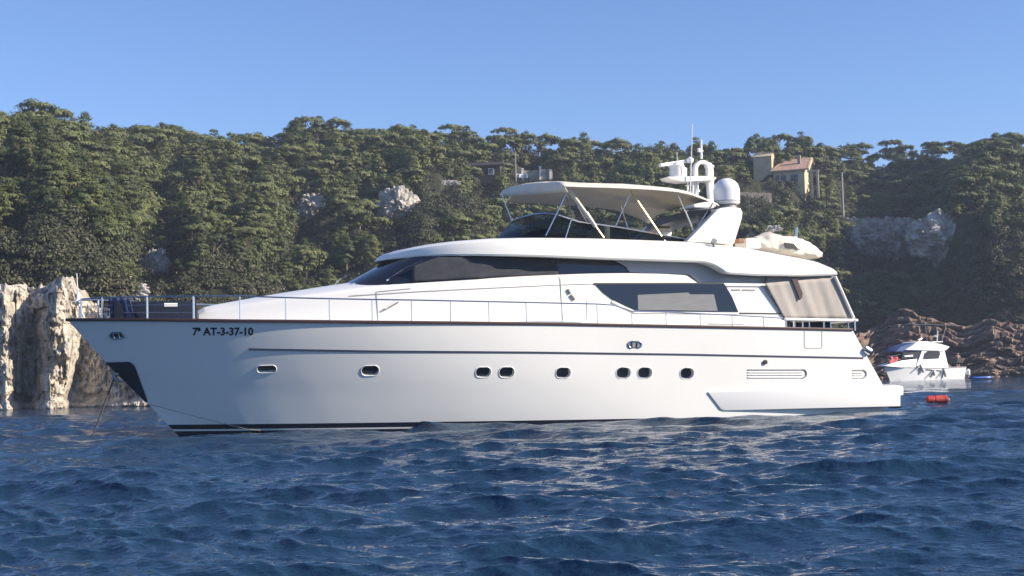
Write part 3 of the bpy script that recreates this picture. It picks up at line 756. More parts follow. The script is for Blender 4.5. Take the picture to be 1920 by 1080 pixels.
oval_fitting(1190, 646, 27, 11, 'fairlead', M['steel'], M['grey'])
p = on_hull(1434, 679); mb = MB(); n = hull_n(p.x, p.z); mb.tube([p - n * 0.02, p + n * 0.05], 0.07, 10); mb.build('exhaust_outlet', M['black'], yacht, 40)
def vent(x0, x1, y0, y1, name):
    root = None
    k = 0
    for yy in np.linspace(y0, y1, 4):
        pts = []
        for j in range(12):
            p = on_hull(x0 + (x1 - x0) * j / 11, yy); pts.append((p, hull_n(p.x, p.z)))
        o = strip_on(pts, None, 0.022, 0.03, name if root is None else 'louvre', M['greyline'] if k == 0 else M['gel2'], yacht if root is None else root)
        root = root or o; k += 1
    pts = []
    for j in range(9):
        a = -math.pi / 2 + math.pi * j / 8; p = on_hull(x1 + 7 * math.cos(a), (y0 + y1) / 2 + (y1 - y0) / 2 * math.sin(a) * 1.05); pts.append(p + hull_n(p.x, p.z) * 0.01)
    mb = MB(); mb.tube(pts, 0.026, 6); mb.build('vent_lip', M['greyline'], root, 40)
vent(1402, 1505, 693, 707.5, 'engine_vent'); vent(1599, 1617, 694, 708, 'engine_vent')
# boarding gate seam
pts = [on_hull(x, y) + hull_n(2.5, 2) * 0.004 for x, y in ((1508, 620), (1508, 650), (1511, 653), (1539, 653), (1541, 650), (1541, 621))]
mb = MB(); mb.tube(pts, 0.008, 5); mb.build('bulwark_gate_seam', M['greyline'], yacht)

# side sponson and swim platform
def platform():
    prof = [(1333, 735), (1690, 722.5), (1690, 762), (1368, 770), (1360, 768)]
    P = [loc(px, py, 3.16) for px, py in prof]
    for sgn, nm in ((1, 'sponson'), (-1, 'sponson')):
        mb = MB()
        outer = [Vector((p[0], (3.13 if i in (1, 2) else hull_y(p[0], p[2]) + 0.05) * sgn, p[2])) for i, p in enumerate(P)]
        offs = [Vector((-0.55 if i in (0, 4, 3) else 0.0, -0.5 * sgn, 0.05 if i < 2 else -0.03)) for i in range(5)]
        offs[0] = Vector((-0.25, -0.42 * sgn, 0.08)); offs[3] = Vector((-0.25, -0.5 * sgn, -0.1)); offs[4] = Vector((-0.25, -0.42 * sgn, -0.06))
        mb.prism(outer, offs); mb.build(nm, M['gel'], yacht, 30, 0.035)
    mb = MB(); mb.box((0.55, 0, 0.66), (0.95, 6.1, 0.30)); pl = mb.build('swim_platform', M['gel2'], yacht, 30, 0.06)
    t = MB(); t.box((0.52, 0, 0.822), (0.8, 5.6, 0.02)); t.build('platform_deck', M['teak'], pl)
    d = MB(); d.box((0.02, 0, 0.60), (0.03, 5.9, 0.05)); d.build('platform_fender', M['black'], pl)
    e = MB(); e.tube([(0.45, 2.8, 0.20), (0.04, 2.8, 0.18)], 0.07, 10); e.build('exhaust_pipe', M['black'], yacht, 40)
platform()
# stern quarter coaming cap and mooring fitting
mb = MB(); q = on_hull(1629, 657); mb.tube([q + Vector((0.16, 0.0, 0.06)), q + Vector((-0.02, 0.02, -0.04))], 0.13, 10); mb.build('stern_fairlead', M['steel'], yacht, 40)

# ------------------------------------------------------------------ superstructure
def yc(x): return float(2.46 * (1 - np.clip((x - 11.5) / 10.4, 0, 1) ** 2.1))
def cab_y(x, z): return max(0.02, yc(x) - 0.07 * (z - 2.9))
prof_px = [(372, 588), (385, 581), (400, 577.5), (450, 570), (500, 562.5), (540, 556.5), (590, 550), (640, 543), (700, 535.5), (780, 528.5), (850, 524), (900, 521), (970, 517.5), (1040, 514.5), (1110, 512), (1180, 511), (1240, 512), (1290, 515), (1312, 530), (1380, 530.5), (1432, 531), (1450, 556), (1471, 594)]
CT = [on(a, b, cab_y) for a, b in prof_px]
ctop = ip([p.x for p in reversed(CT)], [p.z for p in reversed(CT)])
def cabin():
    mb = MB(); rings = []
    xs_ = np.concatenate([np.linspace(CT[-1].x, 8.5, 60), np.linspace(8.5, 21.0, 50)[1:], np.linspace(21.0, CT[0].x - 0.01, 14)[1:]])
    for x in xs_:
        zt = float(ctop(x)); z0 = float(zs(x)) - 0.12; yb = cab_y(x, z0); h = max(zt - z0, 0.02)
        cr = 0.05 + 0.10 * min(yb, 2.2) if x > 14 else 0.06
        r = min(0.16, yb * 0.3, h * 0.4)
        yt = cab_y(x, zt)
        half = [(yb, z0)] + [(yb + (yt - yb) * k, z0 + (zt - r - z0) * k) for k in (0.33, 0.66, 1.0)]
        half += [(yt - r * (1 - math.cos(a)), zt - r + r * math.sin(a)) for a in (0.5, 1.0, 1.4)]
        half += [(max(yt - r, 0) * k, zt + cr * (1 - k * k)) for k in (0.75, 0.5, 0.25, 0)]
        ring = [(x, y, z) for y, z in half] + [(x, -y, z) for y, z in reversed(half[:-1])]
        rings.append(ring)
    mb.loft(rings, True, True, True); mb.build('deckhouse', M['gel2'], yacht, 32)
cabin()
# dark long saloon window with its inner blind, and the trims
AFTWIN = [(1116, 532.5), (1200, 531), (1358, 532), (1372, 556), (1384, 585), (1300, 584.5), (1192, 583), (1172, 574), (1148, 562), (1130, 548)]
w = patch(AFTWIN, cab_y, 0.004, 0.012, 'saloon_window', M['glass'])
patch([(1195, 553), (1290, 548.5), (1293, 552), (1338, 552), (1345, 583), (1196, 581)], cab_y, 0.018, 0.006, 'blind', M['blind'], w)
patch([(1114, 530.5), (1360, 530), (1360, 533), (1114, 533.5)], cab_y, 0.003, 0.022, 'window_trim', M['black'], w)
patch([(1148, 563.5), (1172, 575), (1192, 584), (1384, 586.5), (1384, 589), (1190, 587), (1170, 578), (1146, 567)], cab_y, 0.003, 0.03, 'window_sill', M['gel2'], w)
patch([(1386, 586), (1470, 587), (1470, 589), (1386, 588.4)], cab_y, 0.003, 0.014, 'panel_seam', M['black'])
patch([(1356, 531), (1440, 532), (1443, 537), (1360, 536.5)], cab_y, 0.003, 0.03, 'drip_rail', M['gel2'])
patch([(1371, 542), (1388, 542), (1388.5, 545), (1371.5, 545)], cab_y, 0.003, 0.006, 'name_badge', M['greyline']); patch([(1392, 542.2), (1415, 542.4), (1415.5, 545.4), (1392.5, 545.2)], cab_y, 0.003, 0.006, 'name_badge', M['greyline'])
def seam(pts, r=0.009, m='greyline', name='panel_seam', off=0.002):
    P = []
    for i in range(len(pts) - 1):
        for k in range(6):
            a = pts[i]; b = pts[i + 1]; P.append(on(a[0] + (b[0] - a[0]) * k / 6, a[1] + (b[1] - a[1]) * k / 6, cab_y) + Vector((0, off, 0)))
    P.append(on(*pts[-1], cab_y) + Vector((0, off, 0)))
    mb = MB(); mb.tube(P, r, 5); return mb.build(name, M[m], yacht)
seam([(655, 555), (780, 547), (900, 541), (1040, 534.5), (1115, 532)]); seam([(1050, 516), (1053, 570), (1056, 600)]); seam([(706, 548), (709, 600)], 0.007)
seam([(706, 547), (770, 541)], 0.007); seam([(1100, 565), (1100, 600)], 0.006)
seam([(717, 582), (722, 580)], 0.03, 'grey', 'door_handle', 0.02); seam([(727, 578), (746, 567)], 0.022, 'grey', 'grab_handle', 0.03)
seam([(1064, 542), (1069, 551)], 0.045, 'greyline', 'courtesy_lamp', 0.02); seam([(1070, 553), (1077, 562)], 0.05, 'greyline', 'courtesy_lamp', 0.02)
seam([(1330, 606), (1396, 607)], 0.02, 'gel2', 'step', 0.03)

# wheelhouse: raked dark glass under the flybridge
def wh_y(x, z): return min(2.24 - 0.086 * (z - 3.75), cab_y(x, 4.0) - 0.06 - 0.09 * (z - 4.0))
def wheel():
    mb = MB(); rings = []
    for k in np.linspace(0, 1, 6):
        xc = 15.55 - 1.15 * k; xf = 17.55 - 1.75 * k; yb = 2.22 - 0.10 * k; z0 = 3.75 + k * 1.16
        pts = []
        for x in np.linspace(9.15 + 0.55 * (1 - k) * 0 , xc - 1.2, 6): pts.append((x, yb))
        for a in np.linspace(0, math.pi / 2, 14)[1:]:
            pts.append((xc - 1.2 + (xf - xc + 1.2) * math.sin(a) ** 0.9, yb * math.cos(a) ** 0.75 if a < 1.57 else 0))
        ring = [(x, y, z0 + (0.22 * max(0, (x - 14)) / 3 * (1 - k))) for x, y in pts]
        ring = [(x, max(min(y, wh_y(x, max(z, 4.0)) - 0.02), 0), z) for x, y, z in ring]
        rings.append(ring + [(x, -y, z) for x, y, z in reversed(ring[:-1])])
    mb.loft(rings, True, True, True); mb.build('wheelhouse_glass', M['glass'], yacht, 35)
wheel()
# grey screen cloth hung over the side glass
def screen():
    n, mrow = 40, 10; rows = []
    for j in range(mrow):
        row = []
        for i in range(n):
            px = 772 + (1046 - 772) * i / (n - 1)
            top = float(np.interp(px, [772, 820, 900, 1000, 1046], [499, 482.5, 482, 485, 490])); bot = float(np.interp(px, [772, 850, 950, 1046], [528.5, 524.5, 519, 515.5]))
            py = top + (bot - top) * j / (mrow - 1); p = on(px, py, wh_y)
            row.append(p + Vector((0, 0.035 + 0.03 * math.sin(i * 0.55 + j * 0.9) * math.sin(j / (mrow - 1) * math.pi), 0)))
        rows.append(row)
    mb = MB(); mb.loft(rows, False); o = mb.build('window_screen_cloth', M['mesh'], yacht, 60)
    o.modifiers.new('thick', 'SOLIDIFY').thickness = 0.008
screen()
def wipers():
    def onglass(px, py):
        lo_, hi_ = -2.2, 2.2
        for _ in range(40):
            y = (lo_ + hi_) / 2; p = loc(px, py, y)
            if p[0] > 17.66 - 0.42 * y * y - 1.5 * (p[2] - 4.0): hi_ = y
            else: lo_ = y
        return Vector(loc(px, py, y))
    for (a, b) in (((628, 538), (659, 516)), ((664, 534), (712, 506)), ((728, 527), (796, 490))):
        p = onglass(*a); q = onglass(*b)
        mb = MB(); mb.tube([p + Vector((0.05, 0, 0.03)), p.lerp(q, 0.5) + Vector((0.09, 0.03, 0.06)), q + Vector((0.05, 0.02, 0.03))], 0.010, 6); mb.box(tuple(p), (0.12, 0.08, 0.08)); mb.build('windscreen_wiper', M['steel'], yacht, 40)
wipers()

# flybridge moulding
def yr(x): return float(2.72 * (1 - np.clip((x - 11.2) / 5.05, 0, 1) ** 2.7) ** 0.62) if x < 16.25 else 0.0
def roof_y(x, z): return max(yr(x), 0.02) - (0.06 if x > 4 else 0.06 + 0.02 * (4 - x))
UP = [(705, 489.5), (716, 483), (730, 477), (760, 467.5), (800, 459.5), (850, 452.5), (920, 447), (1000, 445.5), (1100, 446.5), (1200, 449.5), (1290, 453), (1340, 458), (1400, 465), (1470, 478), (1530, 489.5), (1556, 501), (1570, 514.5)]
LO = [(705, 490.5), (730, 486.5), (760, 483.5), (800, 481), (850, 479.5), (950, 480), (1040, 482), (1150, 486.5), (1240, 489.5), (1320, 492), (1338, 497), (1352, 505), (1364, 513.5), (1425, 517), (1500, 518), (1570, 516)]
def inset_roof(x, z): return max(yr(x) - 0.30, 0.0)
UPP = [on(a, b, inset_roof) for a, b in UP]; LOP = [on(a, b, roof_y) for a, b in LO]
rup = ip([p.x for p in reversed(UPP)], [p.z for p in reversed(UPP)]); rlo = ip([p.x for p in reversed(LOP)], [p.z for p in reversed(LOP)])
RX0, RX1 = LOP[-1].x, 16.2
def roof():
    mb = MB(); rings = []
    for x in np.concatenate([np.linspace(RX0, 2.9, 12), np.linspace(2.9, 12, 70)[1:], 16.2 - 4.2 * (1 - np.linspace(0, 1, 34)[1:]) ** 1.7]):
        y = roof_y(x, 0); zl = float(rlo(x)); zu = max(float(rup(x)), zl + 0.01); h = zu - zl
        yi = max(y - 0.30, y * 0.45)
        half = [(0, zl + min(0.03, h * .3)), (max(y - 0.35, y * 0.5), zl + min(0.02, h * .3)), (y - 0.03, zl), (y, zl + min(0.05, h * 0.2))]
        for k in (0.2, 0.4, 0.58): half.append((y - 0.05 * k, zl + h * (0.15 + 0.75 * k)))
        half += [(y - (y - yi) * 0.22, zl + h * 0.80), (y - (y - yi) * 0.55, zl + h * 0.93), (yi, zu)]
        dz = min(0.14, h * 0.25) if 3 < x < 13.0 else 0.0
        half += [(yi * 0.9, zu - dz + (0.02 if dz == 0 else 0)), (0, zu - dz + (0.05 if dz == 0 else 0))]
        ring = [(x, a, z) for a, z in half] + [(x, -a, z) for a, z in reversed(half[1:-1])]
        rings.append(ring)
    mb.loft(rings, True, True, True); mb.build('flybridge_moulding', M['gel2'], yacht, 30)
roof()
# shaded recess wall under the overhang, aft of the wheelhouse glass
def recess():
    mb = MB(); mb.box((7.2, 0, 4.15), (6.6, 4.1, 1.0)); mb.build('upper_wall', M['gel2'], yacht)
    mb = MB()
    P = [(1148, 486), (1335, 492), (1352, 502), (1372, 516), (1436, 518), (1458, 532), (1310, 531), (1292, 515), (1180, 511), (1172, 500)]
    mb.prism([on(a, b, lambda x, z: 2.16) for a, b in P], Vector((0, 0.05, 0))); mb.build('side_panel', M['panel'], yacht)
recess()
# aft cockpit: bulkhead, ceiling strap, beige roll-down curtain, stern rail
def cockpit():
    def cyv(x, z): return 2.50
    C = {}
    def g(i, j):
        tx = 1434 + (1568 - 1434) * i; bx = 1471 + (1600 - 1471) * i
        ty = 531 - 11.5 * i; by = 597.5
        p = on(tx + (bx - tx) * j, ty + (by - ty) * j, cyv); p.y += 0.018 * math.sin(i * 17) * (0.3 + 0.7 * j) + 0.006 * math.sin(i * 41 + j * 3); return p
    rows = [[g(i / 40, j / 10) for i in range(41)] for j in range(11)]
    mb = MB(); mb.loft(rows, False); o = mb.build('cockpit_curtain', M['curtain'], yacht, 60); o.modifiers.new('thick', 'SOLIDIFY').thickness = 0.01
    P = [on(a, b, lambda x, z: 2.53) for a, b in ((1484, 524), (1494, 523), (1504, 550), (1503, 558), (1499, 563), (1494, 548))]
    mb = MB(); mb.prism(P, (0, 0.03, 0)); mb.build('ensign_roll', M['rub'], yacht)
    mb = MB(); mb.tube([on(1564, 519, cyv) + Vector((0, .05, 0)), on(1599, 597, cyv) + Vector((0, .05, 0))], 0.05, 8); mb.build('curtain_post', M['gel2'], yacht, 40)
    sb = MB()                                         # transverse aft curtain closes the cockpit
    a = on(1568, 520, cyv); b = on(1600, 597, cyv)
    sb.prism([a, b, Vector((b.x, -b.y, b.z)), Vector((a.x, -a.y, a.z))], Vector((0.02, 0, 0))); sb.build('aft_curtain', M['curtain'], yacht)
    mb = MB(); mb.box((3.7, 0, 3.5), (0.1, 4.6, 1.7)); bk = mb.build('saloon_bulkhead', M['glass'], yacht)
    mb = MB()
    mb.prism([on(1436, 521, lambda x, z: 2.3), on(1566, 518, lambda x, z: 2.3), on(1566, 520.5, lambda x, z: 2.3), on(1436, 531, lambda x, z: 2.3)], (0, 0.1, 0)); mb.build('curtain_rail', M['grey'], yacht)
    # dark cockpit interior below the curtain
    mb = MB(); mb.box((2.8, 0.4, 2.72), (1.6, 3.4, 0.3)); mb.build('cockpit_sofa', M['navycloth'], yacht, None, 0.05)
cockpit()

# guard rails
def rails():
    def edge(px, py): return on(px, py, lambda x, z: max(hull_y(min(x, 24.6), float(zs(x)) - 0.02) - 0.07, 0.0))
    top = [(152, 561), (192, 558), (276, 556), (363, 555.5), (450, 555), (536, 558), (618, 560), (698, 561.5), (772, 562.5), (845, 564), (917, 565.5), (987, 567), (1054, 568.5), (1120, 570), (1150, 572)]
    bot = {152: 597, 192: 597.5, 276: 598, 363: 598.5, 450: 599, 536: 600, 618: 600.5, 698: 601.5, 772: 602, 845: 603, 917: 604, 987: 605, 1054: 606, 1120: 607, 1185: 608, 1249: 609.5, 1313: 611, 1373: 612, 1432: 613}
    up = []
    base = {}
    for px, py in bot.items(): base[px] = edge(px, py)
    for px, py in top:
        if px in base:
            b = base[px]; t = loc(px, py, b.y); up.append(Vector((b.x, b.y, t[2])))
        else:
            b = edge(px, 607.5); t = loc(px, py, b.y); up.append(Vector((b.x, b.y, t[2])))
    nose = Vector((24.45, 0.0, up[0].z - 0.02)); 
    mirror = lambda P: [Vector((p.x, -p.y, p.z)) for p in P]
    dense = [nose] + up
    lower = [(1185, 583.5), (1249, 585), (1313, 588), (1373, 591), (1432, 594), (1468, 596.5)]
    low = []
    for px, py in lower:
        b = base[px] if px in base else edge(px, 614); t = loc(px, py, b.y); low.append(Vector((b.x, b.y, t[2])))
    line = dense + [Vector((low[0].x + 0.15, low[0].y, low[0].z + 0.06))] + low
    mb = MB(); mb.tube(line, 0.022, 6); rail = mb.build('guard_rail', M['steel'], yacht, 40)
    mb = MB(); mb.tube(mirror(line), 0.022, 6); rail2 = mb.build('guard_rail', M['steel'], yacht, 40)
    allp = list(zip([k for k in base], [base[k] for k in base]))
    tops = {px: u for (px, _), u in zip(top, up)}; tops.update({px: l for (px, _), l in zip(lower, low)})
    for px, b in allp:
        if px not in tops: continue
        r = 0.03 if px < 400 else 0.018
        mb = MB(); mb.tube([b - Vector((0, 0, 0.05)), tops[px]], r, 6); mb.build('stanchion', M['steel'] if px > 170 else M['white'], rail, 40)
        mb = MB(); mb.tube(mirror([b - Vector((0, 0, 0.05)), tops[px]]), r, 6); mb.build('stanchion', M['steel'], rail2, 40)
    for k in (0.38, 0.72):                           # middle wires round the bow
        W = [nose.lerp(Vector((24.45, 0, 3.2)), k)] + [tops[px].lerp(base[px], k) for px in (152, 192, 276, 363)]
        mb = MB(); mb.tube(W, 0.010, 5); mb.build('rail_wire', M['steel'], rail)
        mb = MB(); mb.tube(mirror(W), 0.010, 5); mb.build('rail_wire', M['steel'], rail2)
    # jack staff on the pulpit
    s = loc(127, 512, 0.0); b = loc(128, 560, 0.0)
    mb = MB(); mb.lathe([(0.14, 0), (0.05, 0.10), (0.03, 0.28), (0.022, 0.3)], (b[0] - 0.25, 0, b[2] - 0.1), 10); mb.tube([(b[0] - 0.25, 0, b[2]), (b[0] - 0.22, 0, s[2])], 0.02, 6, 0.012)
    mb.tube([(b[0] - 0.25, 0, b[2] - 0.1), (24.35, 0, 3.2)], 0.03, 6); mb.build('jackstaff', M['white'], yacht, 40)
    # white stern rail round the cockpit
    line = [on(px, py, lambda x, z: 2.86) for px, py in ((1472, 598.5), (1540, 600), (1607, 600.5))]
    aft = [Vector((line[-1].x, -line[-1].y, line[-1].z))]
    mb = MB(); mb.tube(line + aft, 0.045, 8); sr = mb.build('stern_rail', M['white'], yacht, 40)
    for px in (1474, 1489, 1505, 1517, 1544, 1557, 1590, 1602):
        t = on(px, 600, lambda x, z: 2.86); 
        mb = MB(); mb.tube([Vector((t.x, t.y, float(zs(t.x)) - 0.05)), t], 0.035 if px in (1489, 1544, 1602) else 0.022, 6); mb.build('stanchion', M['steel'], sr, 40)
rails()

# flybridge: tinted wind screen with a bright top rail
def windscreen():
    def wy(x, z): return 2.05
    bot_px = [(1292, 454), (1240, 452), (1160, 449.5), (1080, 447), (1010, 446)]
    top_px = [(1292, 450), (1240, 440), (1160, 426), (1085, 415.5), (1062, 408)]
    B = [on(a, b, wy) for a, b in bot_px]; T = [on(a, b, lambda x, z: 1.95) for a, b in top_px]
    fb = Vector(loc(918, 446, -0.5)); ft = Vector(loc(962, 412.5, -0.8))
    xb, xt = fb.x, ft.x; zt = ft.z
    b0, t0 = B[-1], T[-1]
    for k in np.linspace(0, math.pi / 2, 12)[1:]:
        B.append(Vector((b0.x + (xb - b0.x) * math.sin(k), 2.05 * math.cos(k) ** 0.7 if k < 1.57 else 0.0, b0.z + (float(rup(12.8)) - b0.z) * math.sin(k))))
        T.append(Vector((t0.x + (xt - t0.x) * math.sin(k), 1.95 * math.cos(k) ** 0.7 if k < 1.57 else 0.0, t0.z + (zt - t0.z) * math.sin(k))))
    for b in B: b.z -= 0.12
    full = lambda P: P + [Vector((p.x, -p.y, p.z)) for p in reversed(P[:-1])]
    mb = MB(); mb.loft([full(B), full(T)], False); o = mb.build('wind_deflector', M['tint'], yacht, 40)
    o.modifiers.new('thick', 'SOLIDIFY').thickness = 0.012
    mb = MB(); mb.tube(full(T), 0.024, 6); mb.build('deflector_rail', M['steel'], o, 40)
    k = 4; mb = MB(); mb.tube([B[3] + Vector((0.4, 0.02, 0)), T[4] + Vector((-0.15, 0.02, -0.03))], 0.022, 6); mb.build('deflector_mullion', M['steel'], o, 40)
    # helm console and seats inside
    mb = MB(); mb.box((11.2, 0.6, 5.45), (0.9, 2.2, 0.5)); mb.build('helm_console', M['slate'], yacht, None, 0.08)
    mb = MB(); mb.box((9.8, 0.9, 5.3), (0.7, 1.3, 0.35)); mb.box((9.45, 0.9, 5.6), (0.2, 1.3, 0.5)); mb.build('helm_seat', M['canvas'], yacht, None, 0.06)
    mb = MB(); mb.box((6.9, 0.5, 5.55), (1.2, 1.6, 0.07)); mb.tube([(6.9, 0.5, 5.2), (6.9, 0.5, 5.55)], 0.06, 8); mb.build('teak_table', M['teak'], yacht)
    mb = MB(); mb.box((5.7, 0.3, 5.35), (0.6, 3.4, 0.4)); mb.box((5.45, 0.3, 5.6), (0.18, 3.4, 0.4)); mb.build('sofa', M['canvas'], yacht, None, 0.06)
windscreen()

# radar arch
def arch():
    out = [(1287, 453), (1344, 394), (1352, 389.5), (1366, 388), (1388, 389.5), (1393, 398), (1391, 412), (1377, 458)]
    P = [Vector(loc(a, b, 2.38)) for a, b in out]
    mb = MB()
    offs = [Vector((0, -0.30, 0))] * len(P)
    mb.prism(P, offs); lg = mb.build('radar_arch', M['gel2'], yacht, 30, 0.05)
    mb = MB(); mb.prism([Vector((p.x, -p.y, p.z)) for p in P], Vector((0, 0.30, 0))); mb.build('arch_leg', M['gel2'], lg, 30, 0.05)
    t0, t1, b1, b0 = P[1], P[4], P[5], P[1] + Vector((0.15, 0, -0.22))
    mb = MB(); rings = []
    for k in np.linspace(-1, 1, 17):
        y = 2.12 * k; d = 0.0 + 0.12 * (1 - k * k)
        prof = [(P[1].x + 0.05, P[1].z - 0.16), (P[2].x + 0.2, P[2].z - 0.02), (P[4].x, P[4].z - 0.03), (P[5].x + 0.02, P[5].z - 0.12), (P[4].x + 0.3, P[4].z - 0.26)]
        rings.append([(x, y, z + d) for x, z in prof])
    mb.loft(rings, True, True, True); mb.build('arch_crossbar', M['slate'], lg, 30)
    # curved fillet between the legs and the bar
    for s in (1, -1):
        mb = MB(); rings = []
        for i in range(9):
            a = i / 8 * math.pi / 2; yy = 2.1 - 0.75 * (1 - math.cos(a)) ; zz = P[1].z - 0.15 - 0.85 * (1 - math.sin(a))
            xx = P[1].x + (P[1].z - zz) * 0.92
            rings.append([(xx + 0.02, s * yy, zz), (xx - 0.55, s * yy, zz), (xx - 0.55, s * (yy + 0.02), zz + 0.1), (xx + 0.02, s * (yy + 0.02), zz + 0.1)])
        mb.loft(rings, True, True, True); mb.build('arch_fillet', M['greyline'], lg, 40)
    # little horn / floodlight on the coaming
    q = Vector(loc(1336, 456, 2.5)); mb = MB(); mb.tube([q, q + Vector((0.03, 0.16, 0.05))], 0.06, 8, 0.09); mb.tube([q + Vector((0, .05, 0)), q + Vector((0.0, 0.08, -0.12))], 0.035, 6); mb.build('floodlight', M['grey'], yacht, 40)
    # satellite dome
    c = loc(1363, 384, 1.75); k = 43.5 / F; R = 24.5 * k; Hh = 50 * k
    d = MB(); prof = [(R * 0.86, 0), (R * 0.98, 0.05), (R * 1.0, 0.10), (R * 1.0, Hh - R * 0.98)] + [(R * math.cos(a), Hh - R * 0.98 + R * 0.98 * math.sin(a)) for a in np.linspace(0.1, 1.5, 10)]
    d.lathe(prof, c, 28); dm = d.build('satellite_dome', M['white'], yacht, 40)
    e = MB(); e.lathe([(R * 1.015, 0.09), (R * 1.015, 0.11), (R * 0.9, 0.115)], c, 28); e.build('dome_seam', M['greyline'], dm, 40)
    e = MB(); e.lathe([(R * 0.75, -0.16), (R * 0.7, 0.0)], c, 20); e.build('dome_base', M['grey'], dm, 40)
arch()

def mast():
    L = lambda px, py, y=0.0: Vector(loc(px, py, y))
    k = 43.5 / F
    mb = MB()                                        # hoop mast: two blades joined by a round top
    for y in (0.28, -0.28):
        pass
    path = [L(1300, 388), L(1301, 345), L(1302, 318)]
    top = []
    x0 = L(1304, 318); x1 = L(1329, 318); r = (x0.x - x1.x) / 2; cx = (x0.x + x1.x) / 2
    for a in np.linspace(0, math.pi, 11): top.append(Vector((cx + r * math.cos(a), 0, x0.z + r * 0.95 * math.sin(a))))
    line = [Vector((x0.x + 0.05, 0, L(1300, 388).z)), Vector((x0.x, 0, L(1302, 345).z))] + top + [Vector((x1.x, 0, L(1332, 345).z)), Vector((x1.x - 0.05, 0, L(1334, 388).z))]
    rings = []
    for i, p in enumerate(line):
        t = (line[min(i + 1, len(line) - 1)] - line[max(i - 1, 0)]).normalized(); n = Vector((t.z, 0, -t.x))
        w = 0.13 if i > len(line) - 6 else 0.075
        rings.append([p + n * w + Vector((0, 0.09, 0)), p + n * w - Vector((0, 0.09, 0)), p - n * w * 0.6 - Vector((0, 0.09, 0)), p - n * w * 0.6 + Vector((0, 0.09, 0))])
    mb.loft(rings, True, True, True); ms = mb.build('mast', M['white'], yacht, 40, 0.02)
    a = MB(); a.tube([L(1315, 298), L(1314.5, 262)], 0.045, 8, 0.03); a.tube([L(1309, 283), L(1318, 283)], 0.03, 6); a.tube([L(1310, 278), L(1310, 285)], 0.05, 8); a.build('mast_light', M['white'], ms, 40)
    a = MB(); a.prism([L(1252, 331, 0.3), L(1258, 336, 0.3), L(1282, 340.5, 0.3), L(1340, 338, 0.3), L(1344, 333.5, 0.3), L(1336, 330, 0.3)], (0, -0.6, 0)); a.build('radar_platform', M['white'], ms, 30, 0.02)
    a = MB(); c = L(1269, 333); a.lathe([(0.20, 0), (0.24, 0.08), (0.22, 0.30), (0.26, 0.36), (0.22, 0.45), (0.1, 0.5)], c, 16); c2 = L(1281, 332); a.lathe([(0.12, 0), (0.13, 0.28), (0.05, 0.33)], c2, 12)
    rd = a.build('radar_scanner', M['white'], ms, 40)
    a = MB(); p0 = L(1237, 310, 0.25); p1 = L(1297, 301, -0.25); d = (p1 - p0); ang = math.atan2(d.y, d.x); cc = (p0 + p1) / 2
    a.box(tuple(cc), (d.length, 0.13, 0.11), ang, -math.asin(d.z / d.length)); a.build('scanner_bar', M['white'], rd, None, 0.03)
    a = MB(); a.lathe([(0.1, 0), (0.12, 0.12), (0.05, 0.18)], L(1294, 305), 10); a.build('gps_mushroom', M['white'], ms, 40)
    a = MB(); a.tube([L(1294, 372, 0.4), L(1298, 232, 0.4)], 0.022, 6, 0.012); a.build('whip_antenna', M['white'], ms, 40)
    a = MB(); a.tube([L(1270, 310), L(1269, 285)], 0.012, 5); a.build('whip_antenna', M['white'], ms, 40)
    a = MB(); a.tube([L(1330, 312), L(1338, 312)], 0.05, 8); a.tube([L(1335, 312), L(1335, 334)], 0.035, 8); a.build('horn', M['white'], ms, 40)
    a = MB()
    for px in (1288, 1298, 1307): a.tube([L(px, 386, 0.2), L(px + 2, 336, 0.1)], 0.028, 6)
    a.tube([L(1286, 348), L(1300, 346)], 0.03, 6); a.tube([L(1286, 362), L(1312, 358)], 0.03, 6); a.build('mast_stays', M['white'], ms, 40)
    a = MB(); a.box(tuple(L(1310, 384)), (0.75, 0.7, 0.28)); a.build('mast_base', M['white'], ms, None, 0.04)
mast()

